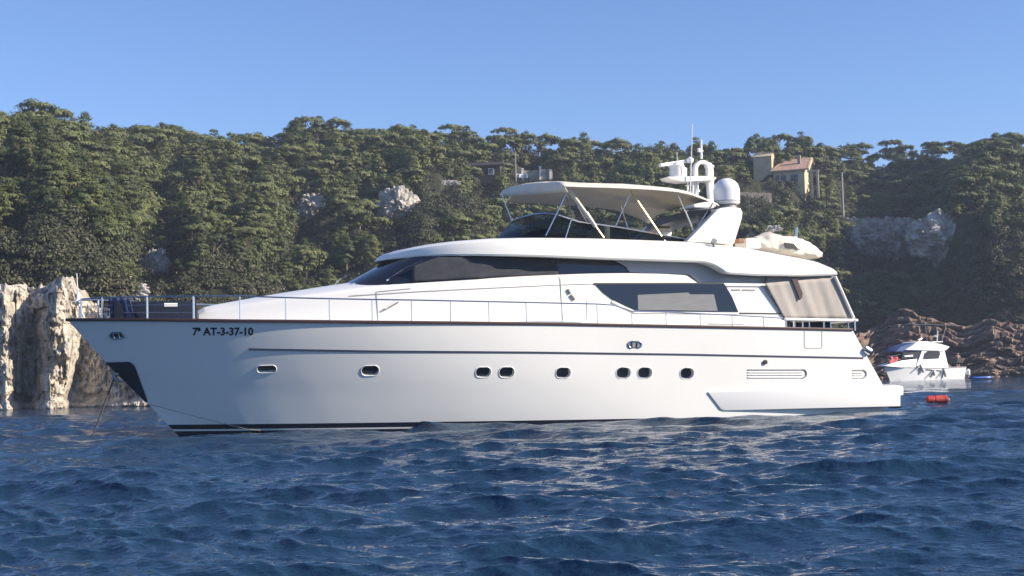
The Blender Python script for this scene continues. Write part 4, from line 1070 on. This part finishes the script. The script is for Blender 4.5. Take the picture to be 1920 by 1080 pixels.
# cream canvas bimini on folding poles
def bimini():
    L = lambda px, py, y: Vector(loc(px, py, y))
    spec = [(1054, 340.5), (1090, 342), (1130, 343), (1176, 345), (1215, 347), (1258, 351), (1285, 357), (1310, 366), (1336, 377)]
    yb = 2.3; bows = [L(a, b, 1.9) for a, b in spec]; rows = []
    def arc(S, P, cr, drop):                         # one hoop from the starboard edge S to the port edge P
        out = []
        for k in np.sin(np.linspace(-math.pi / 2, math.pi / 2, 25)):
            t = (k + 1) / 2; out.append((S.x + (P.x - S.x) * t, yb * k, S.z + (P.z - S.z) * t + cr * (1 - k * k) - drop * abs(k) ** 7))
        return out
    rows.append(arc(L(938, 368, -yb), L(1065, 361, yb), 0.0, 0.0))
    rows.append(arc(L(939, 361, -yb), L(1060, 354, yb), 0.05, 0.0))
    rows.append(arc(L(943, 354, -yb), L(1058, 345, yb), 0.10, 0.04))
    rows.append(arc(L(958, 350, -yb), L(1058, 341, yb), 0.07, 0.12))
    for i, p in enumerate(bows):
        sag = 0.04 if i in (1, 2, 4, 5) else 0.0
        rows.append(arc(Vector((p.x, -yb, p.z + 0.16 * (1 - i / 8))), Vector((p.x, yb, p.z + 0.03)), 0.05 - sag, 0.22))
    mb = MB(); mb.loft(rows, False); o = mb.build('bimini_canopy', M['canvas'], yacht, 50); o.modifiers.new('thick', 'SOLIDIFY').thickness = 0.02
    def pole(a, b, ya, yb_, r, m, nm='canopy_pole'):
        mb = MB(); A = L(*a, ya); B = L(*b, yb_); mb.tube([A, B], r, 8); mb.build(nm, M[m], o, 40); return A, B
    A, B = pole((1064, 352), (1132, 446), 1.9, 2.1, 0.030, 'sungold')
    mb = MB(); mb.tube([A.lerp(B, 0.03), A.lerp(B, 0.3), A.lerp(B, 0.62), A.lerp(B, 0.74)], 0.06, 8); mb.tube([A.lerp(B, 0.5), A.lerp(B, 0.78)], 0.085, 8, 0.055); mb.build('rolled_cover', M['canvas'], o, 40)
    pole((1066, 355), (1023, 442), 1.9, 2.05, 0.022, 'steel'); pole((1182, 357), (1240, 443), 1.9, 2.05, 0.030, 'sungold'); pole((1182, 362), (1154, 424), 1.9, 1.95, 0.018, 'steel')
    pole((1269, 358), (1301, 434), 1.9, 2.0, 0.024, 'steel'); pole((1336, 382), (1302, 434), 1.9, 2.0, 0.024, 'steel'); pole((940, 364), (959, 412), -1.9, -1.8, 0.022, 'steel')
    pole((1060, 362), (1075, 410), -1.5, -1.7, 0.018, 'steel'); 
    # mirrored supports on the far side
    for a, b in (((1064, 352), (1132, 446)), ((1182, 357), (1240, 443)), ((1269, 358), (1301, 434))):
        A = L(*a, 1.9); B = L(*b, 2.05); mb = MB(); mb.tube([Vector((A.x, -A.y, A.z)), Vector((B.x, -B.y, B.z))], 0.022, 6); mb.build('canopy_pole', M['steel'], o, 40)
bimini()

# foredeck
def foredeck():
    mb = MB(); mb.box((22.6, 0.1, 3.38), (2.2, 1.5, 0.55)); o = mb.build('sunpad_cover', M['navycloth'], None, 40, 0.10)
    r = empty('sunpad', tuple(YO), math.pi + TH); tag(r, 'dark navy covered sunpad on the foredeck behind the bow rail', 'sunpad'); o.parent = r
    q = MB(); q.box((22.2, 0.86, 3.55), (0.35, 0.02, 0.09)); q.build('white_label', M['white'], r)
    rows = []
    for j in range(8):
        row = []
        for i in range(16):
            px = 203 + 40 * i / 15 + j * 1.2; py = 559 + 37 * j / 7
            ed = on(203 + 40 * i / 15, 597, lambda x, z: max(hull_y(min(x, 24.6), 3.1) - 0.02, 0)); p = Vector(loc(px, py, ed.y)); row.append(p + Vector((0, 0.012 * math.sin(i * 1.3), 0)))
        rows.append(row)
    mb = MB(); mb.loft(rows, False); o = mb.build('towel', M['towel'], None, 60); o.modifiers.new('thick', 'SOLIDIFY').thickness = 0.012
    o.location = tuple(YO); o.rotation_euler = (0, 0, math.pi + TH); tag(o, 'blue grey towel hung over the bow rail', 'towel')
    mb = MB(); mb.lathe([(0.16, 0), (0.18, 0.1), (0.12, 0.16), (0.12, 0.3), (0.17, 0.36)], (23.6, 0, 3.15), 14); mb.tube([(23.9, 0.35, 3.2), (23.9, 0.35, 3.4), (23.5, 0.35, 3.4), (23.5, 0.35, 3.2)], 0.03, 6); mb.build('windlass', M['white'], yacht, 40)
foredeck()

# covered tender on the boat deck
def tender():
    D = 44.5; c = loc(1470, 470, 0.6)
    t = empty('tender', tuple(YO), math.pi + TH); tag(t, 'small inflatable tender under a crumpled cream cover on the upper deck', 'dinghy')
    L = lambda px, py, y=0.9: Vector(loc(px, py, y))
    up = ip([1408, 1425, 1440, 1460, 1480, 1500, 1518, 1531], [447, 440, 435.5, 443, 444, 449, 458, 470])
    lo = ip([1408, 1425, 1440, 1460, 1480, 1500, 1518, 1531], [455, 460, 464, 467, 471, 474, 478, 474])
    rings = []
    for i in range(30):
        px = 1408 + (1531 - 1408) * i / 29
        a = L(px, float(up(px)), 0.2); b = L(px, float(lo(px)), 0.9); w = 0.75 * math.sin(math.pi * min(0.97, 0.14 + 0.86 * i / 29)) ** 0.4 + 0.12
        ring = []
        for k in range(15):
            an = -0.35 + k / 14 * (math.pi + 0.7)
            y = 0.15 + w * math.cos(an); z = b.z + (a.z - b.z) * max(-0.25, math.sin(an)) ** (0.8 if math.sin(an) > 0 else 1) if math.sin(an) > 0 else b.z + 0.25 * math.sin(an)
            ring.append((a.x + 0.05 * float(vnoise(i * .5, k * .7, 4)), y + 0.09 * float(vnoise(i * 0.6, k * 0.9, 8)), z + 0.09 * float(vnoise(i * 0.7, k * 0.8, 3))))
        rings.append(ring)
    mb = MB(); mb.loft(rings, True, True, True); mb.build('cover', M['canvas'], t, 50)
    P = [L(a, b, 1.02) for a, b in ((1470, 455), (1487, 457), (1495, 466), (1500, 469), (1472, 465))]
    mb = MB(); mb.prism(P, (0, 0.03, 0)); mb.build('gap', M['black'], t)
    for s in (1, -1):
        mb = MB(); mb.tube([L(1462, 466, 0.75) * 1 if s > 0 else Vector((L(1462, 466, 0.75).x, -0.5, L(1462, 466, 0.75).z)), (L(1512, 474, 0.75) if s > 0 else Vector((L(1512, 474, .75).x, -0.5, L(1512, 474, .75).z))), (L(1528, 470, 0.5) if s > 0 else Vector((L(1528, 470, .5).x, -0.2, L(1528, 470, .5).z)))], 0.16, 10, 0.12); mb.build('tube', M['canvas'], t, 40)
    mb = MB(); mb.tube([L(1493, 450, 0.1), L(1493.5, 427, 0.1)], 0.035, 6); mb.build('pole', M['steel'], t)
    # chocks and gear at the arch foot
    k = MB(); k.box(tuple(L(1402, 458, 1.2)), (0.55, 0.7, 0.32)); k.build('deck_locker', M['gel2'], yacht, None, 0.05)
    k = MB(); k.box(tuple(L(1386, 452, 1.6)), (0.22, 0.3, 0.14)); k.build('rope_coil', M['teak'], yacht, None, 0.03)
tender()

# ------------------------------------------------------------------ small cruiser behind the stern
def cruiser():
    D = 146.0; k = D / F
    base = at(1742, 712, D); base[2] = 0
    ang = math.pi + math.radians(34)
    e = empty('cabin_cruiser', tuple(base), ang)
    tag(e, 'small white cabin cruiser with blue windscreen cover moored off the brown rocks', 'motorboat')
    fw = np.array([math.cos(ang), math.sin(ang), 0]); pt = np.array([-math.sin(ang), math.cos(ang), 0])
    def B(px, py, y=0.0):
        d = ray(px, py); t = ((base + pt * y - CAMP) @ pt) / (d @ pt); P = CAMP + d * t - base; return Vector((P @ fw, y, P[2]))
    bow = B(1657, 687); st = B(1812, 690, 1.1); Lf = bow.x; La = st.x
    sheer = ip([La, 0, Lf * 0.5, Lf], [B(1812, 687, 1.1).z, B(1740, 690, 1.1).z, B(1690, 689, 0.9).z, bow.z + 0.05])
    rings = []
    for u in np.linspace(0, 1, 30):
        x0 = La + (Lf - La) * u; hb = 1.2 * (1 - max(0, (u - 0.4) / 0.6) ** 2.2) * (0.92 + 0.08 * min(1, u * 4))
        zt = float(sheer(x0)); half = [(0, zt - 0.03), (hb * 0.93, zt - 0.02), (hb, zt - 0.06)]
        for v in (0.75, 0.5, 0.25, 0.0): half.append((hb * (0.70 + 0.30 * v), -0.05 + v * (zt - 0.02)))
        half.append((0, -0.35))
        off = lambda z: (1 - max(z, 0) / zt) * -0.9 * max(0, (u - 0.55) / 0.45)
        ring = [(x0 + off(z), y, z) for y, z in half]; rings.append(ring + [(x, -y, z) for x, y, z in reversed(ring[1:-1])])
    mb = MB(); mb.loft(rings, True, True, True); mb.build('hull', M['white'], e, 35)
    mb = MB()
    for s in (1, -1): mb.tube([(x, s * 1.21 * (1 - max(0, ((x - La) / (Lf - La) - 0.4) / 0.6) ** 2.2) * (0.92 + 0.08 * min(1, (x - La) / (Lf - La) * 4)), float(sheer(x)) - 0.05) for x in np.linspace(La, Lf - 0.1, 24)], 0.035, 6)
    mb.build('rub_rail', M['grey'], e, 40)
    # cabin body
    def sect(x, z0, z1, y0, y1): return [(x, y0, z0), (x, y1, z1), (x, -y1, z1), (x, -y0, z0)]
    zt = float(sheer(0)); roofz = B(1745, 643, 0.8).z; eave = B(1745, 657, 0.9).z
    xF, xA = B(1716, 690, 0.9).x, B(1778, 690, 0.9).x; xFt, xAt = B(1728, 655, 0.8).x, B(1770, 655, 0.8).x
    mb = MB(); mb.loft([[(xA, .95, zt - .05), (xA, -.95, zt - .05), (xF, -.95, zt - .05), (xF, .95, zt - .05)], [(xAt, .86, eave), (xAt, -.86, eave), (xFt, -.86, eave), (xFt, .86, eave)]], True, True, True)
    mb.build('cabin', M['white'], e, 30)
    P = [B(a, b, 1.0) for a, b in ((1698, 656), (1712, 648), (1722, 640), (1740, 640), (1768, 646), (1781, 650), (1775, 656), (1770, 658))]
    mb = MB(); mb.prism(P, (0, -2.0, 0)); mb.build('cabin_roof', M['white'], e, 30, 0.05)
    P = [B(a, b, 0.93) for a, b in ((1734, 662), (1741, 657.5), (1759, 657.5), (1763, 662), (1760, 672), (1731, 673.5))]
    mb = MB(); mb.prism(P, (0, -0.02, 0)); w = mb.build('side_window', M['glass'], e); w.location.y = 0.02
    # blue cover over the raked windscreen
    a = [B(1679, 659, 0.8), B(1690, 650, 0.8), B(1722, 640.5, 0.8), B(1734, 641, 0.8), B(1728, 659.5, 0.8)]
    mb = MB(); mb.prism(a, (0, -1.6, 0)); mb.build('windscreen_cover', M['bluecloth'], e, 30, 0.05)
    a = [B(1694, 661, 0.82), B(1728, 659, 0.82), B(1722, 671, 0.82), B(1690, 673, 0.82)]
    mb = MB(); mb.prism(a, (0, -1.6, 0)); mb.build('front_window', M['glass'], e)
    mb = MB(); mb.prism([B(1695, 667, 0.84), B(1712, 665, 0.84), B(1712, 668.5, 0.84), B(1697, 669, 0.84)], (0, -0.02, 0)); mb.build('sunshade', M['white'], e)
    mb = MB(); mb.prism([B(1660, 686, .6), B(1690, 676, .6), B(1722, 672, .7), B(1722, 689, .9), B(1690, 689, .8)], (0, -1.3, 0)); mb.build('foredeck', M['white'], e, 30, 0.06)
    # targa arch and fittings on the roof
    mb = MB()
    for y in (0.8, -0.8): mb.tube([B(1738, 641, y), B(1737, 622, y), B(1734, 611, y)], 0.035, 6); mb.tube([B(1764, 645, y), B(1771, 622, y), B(1773, 612, y)], 0.04, 6); mb.tube([B(1716, 608, y), B(1735, 608, y), B(1790, 611, y)], 0.03, 6)
    mb.build('sunshade_frame', M['grey'], e, 40)
    mb = MB(); mb.prism([B(1714, 608, .9), B(1740, 606.5, .9), B(1792, 610, .9), B(1792, 611.5, .9), B(1740, 609, .9), B(1714, 610, .9)], (0, -1.8, 0)); mb.build('sunshade_top', M['mesh'], e)
    mb = MB(); mb.tube([B(1757, 640, 0.1), B(1758, 617, 0.1)], 0.06, 8); mb.lathe([(0.18, 0), (0.2, 0.12), (0.05, 0.25)], B(1753, 632, 0), 10); mb.box(tuple(B(1752, 641, 0)), (1.6, .9, .1)); mb.build('searchlight', M['white'], e, 40)
    mb = MB(); mb.tube([B(1722, 638, 0.4), B(1729, 634, 0.4)], 0.1, 8); mb.build('roof_hatch', M['white'], e)
    mb = MB()
    for y in (1.0, -1.0): mb.tube([B(1783, 683, y), B(1781, 661, y), B(1800, 663, y), B(1803, 682, y)], 0.03, 6)
    mb.box(tuple(B(1789, 676, 0)), (1.0, 1.6, 0.5)); mb.build('aft_seat', M['black'], e, 40)
    # dark chevron marks on the topsides, fender and outboard
    def chev(ax, ay, bx, by, cx, cyy, wl):
        mb = MB()
        for (p, q, r) in (((ax, ay), (bx, by), 0.07), ((bx, by), (cx, cyy), 0.12)):
            P = B(*p, 1.17); Q = B(*q, 1.17); mb.tube([P, Q], r, 6)
        mb.build('hull_mark', M['grey'], e)
    chev(1718, 694, 1725, 684, 1731, 698, 1); chev(1742, 706, 1749, 694, 1752, 704, 1); chev(1762, 706, 1768, 690, 1773, 706, 1)
    mb = MB(); mb.tube([B(1738, 692, 1.2), B(1752, 694, 1.2)], 0.045, 6); mb.tube([B(1757, 694, 1.2), B(1766, 695, 1.2)], 0.045, 6); mb.build('hull_mark', M['grey'], e)
    mb = MB(); c = B(1814, 698, 0.6); mb.tube([c + Vector((0.0, 0, .35)), c + Vector((0.05, 0, -0.6))], 0.28, 10, 0.2); mb.build('outboard_motor', M['grey'], e, 40)
    mb = MB(); c = B(1815, 698, 0.9); mb.lathe([(0.05, -.35), (0.22, -.25), (0.24, 0.2), (0.06, .35)], c, 10); mb.build('fender', M['white'], e, 40)
    mb = MB(); mb.tube([B(1668, 686, .3), B(1672, 668, .3), B(1690, 664, .6)], 0.025, 5); mb.tube([B(1694, 688, .8), B(1696, 664, .8)], 0.02, 5); mb.build('bow_rail', M['steel'], e, 40)
    # towel on the bow rail: rests on the boat, a thing of its own
    rows = [[tuple(B(1667 + 18 * i / 9 + 2 * math.sin(j), 669 + 12 * j / 5, 0.45) + Vector((0, 0.12 * math.sin(i * 1.2), 0.05 * math.sin(i * 2.1)))) for i in range(10)] for j in range(6)]
    mb = MB(); mb.loft(rows, False); o = mb.build('beach_towel', M['pink'], None, 60); o.modifiers.new('thick', 'SOLIDIFY').thickness = 0.03
    o.location = tuple(base); o.rotation_euler = (0, 0, ang); tag(o, 'coral red towel draped over the small cruiser\u2019s bow rail', 'towel')
    # person standing in the aft cockpit, back half turned
    foot = B(1797, 700, 0.2); person(base + fw * foot.x + pt * foot.y + np.array([0, 0, B(1797, 662, 0.2).z - 1.72]), ang + 1.0)

def person(pos, rz):
    def fig(verts, edges, rad, name, m, parent=None):
        me = bpy.data.meshes.new(name); me.from_pydata(verts, edges, []); o = link(name, me, m)
        md = o.modifiers.new('skin', 'SKIN'); ss = o.modifiers.new('sub', 'SUBSURF'); ss.levels = 2; ss.render_levels = 2
        sv = me.skin_vertices[0].data
        for i, r in enumerate(rad): sv[i].radius = (r if isinstance(r, tuple) else (r, r))
        sv[0].use_root = True
        dg = bpy.context.evaluated_depsgraph_get(); m2 = bpy.data.meshes.new_from_object(o.evaluated_get(dg)); bpy.data.objects.remove(o)
        m2.materials.clear(); m2.polygons.foreach_set('use_smooth', [True] * len(m2.polygons)); return link(name, m2, m, parent)
    V = [(0, 0, 0.95), (0, 0, 1.15), (0.01, 0, 1.36), (0.01, 0, 1.48), (0.03, 0, 1.56), (0.035, 0, 1.66), (0.02, 0, 1.73)]
    R = [(0.155, 0.11), (0.135, 0.095), (0.175, 0.11), (0.06, 0.06), (0.075, 0.085), (0.085, 0.1), (0.06, 0.075)]
    E = [(i, i + 1) for i in range(6)]
    def chain(start, pts):
        p = start
        for q, r in pts: V.append(q); R.append(r); E.append((p, len(V) - 1)); p = len(V) - 1
        return p
    for s in (1, -1):
        chain(0, [((0, s * 0.10, 0.86), 0.095), ((0.02, s * 0.11, 0.48), 0.062), ((0, s * 0.11, 0.28), 0.06), ((-0.02, s * 0.11, 0.08), 0.042), ((0.12, s * 0.13, 0.03), 0.035)])
        h = chain(2, [((0.0, s * 0.20, 1.41), 0.06), ((-0.03, s * 0.26, 1.14), 0.045), ((0.10 if s > 0 else 0.04, s * 0.27, 0.92), 0.033), ((0.14 if s > 0 else 0.06, s * 0.27, 0.85), (0.024, 0.038))])
        hx, hy, hz = V[h]
        for k in range(4): chain(h, [((hx + 0.02 - 0.012 * abs(k - 1.5), hy + s * (0.026 - 0.017 * k), hz - 0.06 + 0.006 * abs(k - 1)), 0.009), ((hx + 0.01, hy + s * (0.026 - 0.017 * k), hz - 0.095 + 0.008 * abs(k - 1)), 0.008)])
        chain(h, [((hx + 0.045, hy - s * 0.01, hz - 0.02), 0.010), ((hx + 0.06, hy - s * 0.012, hz - 0.05), 0.009)])
    o = fig(V, E, R, 'person', M['skin']); o.location = tuple(pos); o.rotation_euler = (0, 0, rz)
    tag(o, 'bare-chested person in dark shorts standing at the stern of the small cruiser', 'person')
    hb = MB(); hb.lathe([(0.03, 1.60), (0.10, 1.63), (0.112, 1.69), (0.09, 1.76), (0.03, 1.79)], (0.0, 0, 0), 14); hb.build('hair', M['hair'], o, 60)
    f = MB(); f.tube([(0.115, 0, 1.67), (0.14, 0, 1.635), (0.12, 0, 1.625)], 0.014, 6)
    f.build('nose', M['skin'], o, 60)
    for s in (1, -1):
        q = MB(); q.lathe([(0.004, -.01), (0.012, 0), (0.004, .01)], (0.118, s * 0.035, 1.67), 8); q.build('eye', M['hair'], o, 60)
        q = MB(); q.lathe([(0.006, -.03), (0.016, 0), (0.008, .03)], (0.03, s * 0.095, 1.655), 8); q.build('ear', M['skin'], o, 60)
    q = MB(); q.tube([(0.11, -0.025, 1.595), (0.118, 0, 1.592), (0.11, 0.025, 1.595)], 0.006, 5); q.build('mouth', M['pink'], o)
    sh = MB(); sh.lathe([(0.165, 0.86), (0.18, 0.9), (0.165, 1.02), (0.15, 1.04)], (0, 0, 0), 16)
    for s in (1, -1): sh.lathe([(0.10, 0.55), (0.115, 0.75), (0.11, 0.9)], (0.005, s * 0.10, 0), 12)
    sh.build('shorts', M['shorts'], o, 60)
cruiser()

# ------------------------------------------------------------------ floats
def floats():
    P = at(1757, 755, 51.0); P[2] = 0.2; k = 51 / F
    b = empty('mooring_buoy', tuple(P), math.radians(6)); tag(b, 'red cylindrical mooring buoy floating off the yacht\u2019s stern', 'buoy')
    mb = MB(); W = 41 * k; n = 16; prof = [(-0.5, .02), (-.49, .09), (-.45, .13), (-.2, .14), (-.18, .125), (-.12, .125), (-.1, .14), (.28, .145), (.3, .13), (.34, .145), (.46, .14), (.5, .08), (.5, .02)]
    mb.loft([[(W * x, r * math.cos(2 * math.pi * j / n), r * math.sin(2 * math.pi * j / n)) for j in range(n)] for x, r in prof], True, True, True); mb.build('body', M['red'], b, 40)
    q = MB(); q.tube([(W * .5, 0, 0), (W * .56, 0, .05), (W * .58, 0, -.06)], 0.02, 6); q.build('eye_ring', M['steel'], b)
    P = at(1838, 707, 138.0); P[2] = 0.12; k = 138 / F
    b = empty('paddle_board', tuple(P), math.radians(8)); tag(b, 'blue inflatable board floating right behind the small white cruiser', 'paddleboard')
    L = 46 * k; mb = MB(); rings = []
    for u in np.linspace(-1, 1, 17):
        w = 0.42 * (1 - abs(u) ** 3) ** 0.6 + 0.01; rings.append([(u * L / 2, w, 0.02), (u * L / 2, w * .9, .16), (u * L / 2, -w * .9, .16), (u * L / 2, -w, 0.02), (u * L / 2, 0, -.06)])
    mb.loft(rings, True, True, True); mb.build('board', M['blue'], b, 40)
    q = MB(); q.box((L * .2, 0, .175), (L * .3, .5, .02)); q.build('deck_pad', M['navy'], b)
floats()

# ------------------------------------------------------------------ houses and masts on the hill
def villa():
    D = float(hit(1478, 350)[1]) + 1.0; k = D / F
    def W(px, py, d=0.0): return Vector(at(px, py, D + d))
    e = empty('villa', tuple(at(1480, 352, D)), math.radians(-20)); tag(e, 'ochre villa with tiled roof and square tower among the pines on the hill', 'house')
    inv = Matrix.Rotation(math.radians(20), 4, 'Z') @ Matrix.Translation(-Vector(at(1480, 352, D)))
    mpp = k
    # main house: local x to the right along the front, y into the hill
    w = 58 * k; h = 34 * k
    mb = MB(); mb.box((0, 2.6, h / 2 - 1.6), (w, 5.2, h + 3.2)); mb.build('wall', M['render'], e)
    mb = MB(); rise = 27 * k
    ov = 0.5
    prof = [(-ov, h - 0.05), (4.2, h + rise), (6.2, h + rise - 0.9), (6.2, h + rise - 1.1), (4.2, h + rise - 0.22), (-ov, h - 0.28)]
    rings = [[(x + (1.5 if y > 3 else 0) * (1 if x < 0 else 0.25), y, z) for y, z in prof] for x in (-w / 2 - 0.5, w / 2 + 0.55)]
    mb.loft(rings, True, True, True); rf = mb.build('roof', M['tile'], e)
    mb = MB(); mb.loft([[(w / 2 + 0.56, y, z + 0.06) for y, z in prof[:2]] + [(w / 2 + 0.56, prof[1][0], prof[1][1] - 0.65), (w / 2 + 0.56, prof[0][0], prof[0][1] - 0.55)],
                        [(w / 2 + 0.86, y, z + 0.06) for y, z in prof[:2]] + [(w / 2 + 0.86, prof[1][0], prof[1][1] - 0.65), (w / 2 + 0.86, prof[0][0], prof[0][1] - 0.55)]], True, True, True)
    mb.build('verge', M['render'], rf)
    mb = MB(); mb.box((w / 2 - 1.1, 2.0, h + rise * 0.62 + .3), (0.5, 0.5, 1.7)); mb.build('chimney', M['stonewall'], rf)
    mb = MB(); mb.prism([(w / 2 + 0.01, 0.1, h - .2), (w / 2 + 0.01, 5.0, h - .2), (w / 2 + 0.01, 4.2, h + rise - 0.3)], (-0.3, 0, 0)); mb.build('gable', M['render'], e)
    for x, ww in ((-0.9, 0.9), (0.9, 1.2), (-1.9, 0.6)):
        mb = MB(); mb.box((x, -0.02, h * 0.45), (ww, 0.06, h * 0.55)); mb.build('window', M['glass'], e)
    mb = MB()
    for x in (w / 2 + 1.2, w / 2 + 2.2): mb.box((x, -0.4, h * 0.4 - 1), (0.35, 0.35, h * 0.8 + 2))
    mb.box((w / 2 + 1.5, -0.4, h * .82), (1.9, .45, .3)); mb.build('porch', M['render'], e)
    # tower
    tx = -w / 2 - 1.9; th = h + 31 * k
    mb = MB(); mb.box((tx, 2.4, th / 2 - 1.5), (3.1, 3.4, th + 3)); mb.build('tower', M['render'], e)
    mb = MB(); mb.prism([(tx - 1.9, 0.4, th - 0.1), (tx + 1.62, 0.4, th - 0.1), (tx + 1.62, 2.6, th + 0.95), (tx - 1.2, 2.6, th + 0.95)], (0, 0.2, 0.16)); mb.prism([(tx - 1.2, 2.75, th + 0.9), (tx + 1.62, 2.75, th + 0.9), (tx + 1.62, 4.3, th), (tx - 1.9, 4.3, th)], (0, 0.1, 0.16)); mb.build('tower_roof', M['render'], e)
    mb = MB(); mb.prism([(tx + 1.3, 0.72, th), (tx + 1.3, 4.0, th), (tx + 1.3, 2.6, th + 0.95)], (0.26, 0, 0)); mb.build('tower_gable', M['render'], e)
villa()
def wall_thing(name, p0, p1, D, h, th, m, label, cat):
    a = Vector(at(*p0, D)); b = Vector(at(*p1, D)); c = (a + b) / 2
    e = MB(); d = b - a; n = 26; rings = []
    for i in range(n):
        t = i / (n - 1); p = a + d * t - c; z = 0.12 * float(vnoise(i * 0.8, 3, 5))
        rings.append([(p.x, -th / 2, p.z - 1.0), (p.x, th / 2, p.z - 1.0), (p.x, th / 2, p.z + h + z), (p.x, -th / 2, p.z + h + z)])
    e.loft(rings, True, True, True); o = e.build(name, M[m], None); o.location = c; tag(o, label, cat); return o
hw = hit(1412, 372)
wall_thing('retaining_wall', (1385, 369), (1447, 372), hw[1] - 1, 0.8, 0.4, 'stonewall', 'low pale stone retaining wall below the villa tower', 'wall')
def cottage():
    D = hit(905, 330)[1] - 4; k = D / F; c = at(900, 336, D)
    e = empty('timber_house', tuple(c), math.radians(-6)); tag(e, 'dark timber house with two white windows between the pines', 'house')
    mb = MB(); mb.box((0, 2, 0.6), (76 * k, 4, 34 * k)); mb.build('wall', M['brownwall'], e)
    w = 84 * k; z0 = 0.6 + 17 * k
    mb = MB(); mb.loft([[(x, -0.5, z0), (x, 2, z0 + .8), (x, 4.5, z0), (x, 4.5, z0 + .15), (x, 2, z0 + .95), (x, -.5, z0 + .15)] for x in (-w / 2, w / 2)], True, True, True); mb.build('roof', M['brownwall'], e)
    for px, ww in ((897, 14), (921.5, 11)):
        x = (px - 900) * k; mb = MB(); mb.box((x, -0.03, 14 * k), (ww * k, 0.07, 12 * k)); o = mb.build('window', M['white'], e)
        q = MB(); q.box((x, -0.075, 14 * k), (ww * k * 0.8, 0.02, 9.5 * k)); q.box((x, -0.08, 14 * k), (0.08, 0.03, 9.5 * k)); q.build('pane', M['blind'], o)
    b = hit(904, 346); o = MB(); kk = b[1] / F
    for i in range(7): o.box((random.uniform(-7, 7) * kk, random.uniform(-.4, .4), random.uniform(0, 10) * kk), (0.7, 0.5, 0.5), random.random(), random.random() * .4)
    o.box((8 * kk, -.2, 0), (.6, .5, .5)); s = o.build('rubble_pile', M['tile'], None, None, 0.06); s.location = b; tag(s, 'small heap of orange rubble under the dark timber house', 'rubble')
cottage()
def terrace():
    D = hit(1000, 334)[1] - 3; k = D / F
    o = wall_thing('terrace_wall', (968, 331), (1036, 328), D, 0.9, 0.35, 'stonewall', 'pale terrace wall beyond the front corner of the canopy', 'wall')
    for i, (px, py, h, lb) in enumerate(((980, 330, 13, 'white terrace pillar nearest the tall utility pole'), (1013, 327, 14, 'tall white terrace pillar at the middle of the terrace wall'), (1032, 328, 9, 'short white terrace pillar at the far end of the wall'))):
        P = at(px, py, D - 0.4); e = empty('terrace_pillar', tuple(P)); tag(e, lb, 'pillar', 'white pillars along the terrace wall')
        mb = MB(); mb.box((0, 0, h * k / 2 - .5), (4 * k, 4 * k, h * k + 1)); mb.build('shaft', M['white'], e)
        mb = MB(); mb.box((0, 0, h * k + .05), (5.6 * k, 5.6 * k, 1.5 * k)); mb.build('cap', M['white'], e)
    for i, (px, py, w, lb) in enumerate(((969, 330, 7, 'round white boulder at the foot of the tall utility pole'), (976, 331, 10, 'white block beside the nearest terrace pillar'), (986, 330, 6, 'pale block between the terrace pillars'))):
        P = at(px, py, D - 0.8); mb = MB(); mb.box((0, 0, 0), (w * k, w * k, 8 * k), 0.4 * i, 0.1); o = mb.build('stone_block', M['white'], None, None, 0.1); o.location = P; tag(o, lb, 'rock')
terrace()
def pole(px, py0, py1, D, r, name, label, lean=0.0, arm=False):
    a = Vector(at(px, py0, D)); b = Vector(at(px, py1, D)); a.x = b.x
    e = empty(name, tuple(a)); tag(e, label, 'pole')
    h = b.z - a.z; mb = MB(); mb.tube([(0, 0, -3), (0, 0, h)], r, 8, r * 0.75); mb.build('shaft', M['pole'], e, 40)
    mb = MB()
    if arm: mb.box((0, -0.05, h - 0.35), (1.1, 0.1, 0.1))
    else: mb.lathe([(r, 0), (r * 1.2, .1), (.02, .16)], (0, 0, h), 8)
    mb.build('crossarm' if arm else 'cap', M['pole'], e)
pole(966, 332, 286, hit(966, 334)[1] - 6, 0.12, 'utility_pole', 'tall pale utility pole rising behind the canopy front', 0)
pole(1578, 366, 325, 192, 0.17, 'utility_pole', 'weathered wooden pole on the slope right of the villa', 0)
pole(1897, 288, 275, hit(1897, 300)[1] - 8, 0.16, 'marker_post', 'short white marker post high on the right hand ridge', 0)

# ------------------------------------------------------------------ summer haze over the bay
def haze():
    m = bpy.data.materials.new('haze_air'); m.use_nodes = True; t = m.node_tree; t.nodes.remove(t.nodes['Principled BSDF'])
    v = t.nodes.new('ShaderNodeVolumePrincipled'); v.inputs['Color'].default_value = (0.72, 0.82, 1.0, 1); v.inputs['Density'].default_value = 0.00034
    t.links.new(v.outputs[0], t.nodes['Material Output'].inputs['Volume'])
    mb = MB(); mb.box((0, 0, 29), (5200, 5200, 70)); o = mb.build('haze', m); tag(o, 'thin blue summer haze over the bay', kind='stuff')
haze()
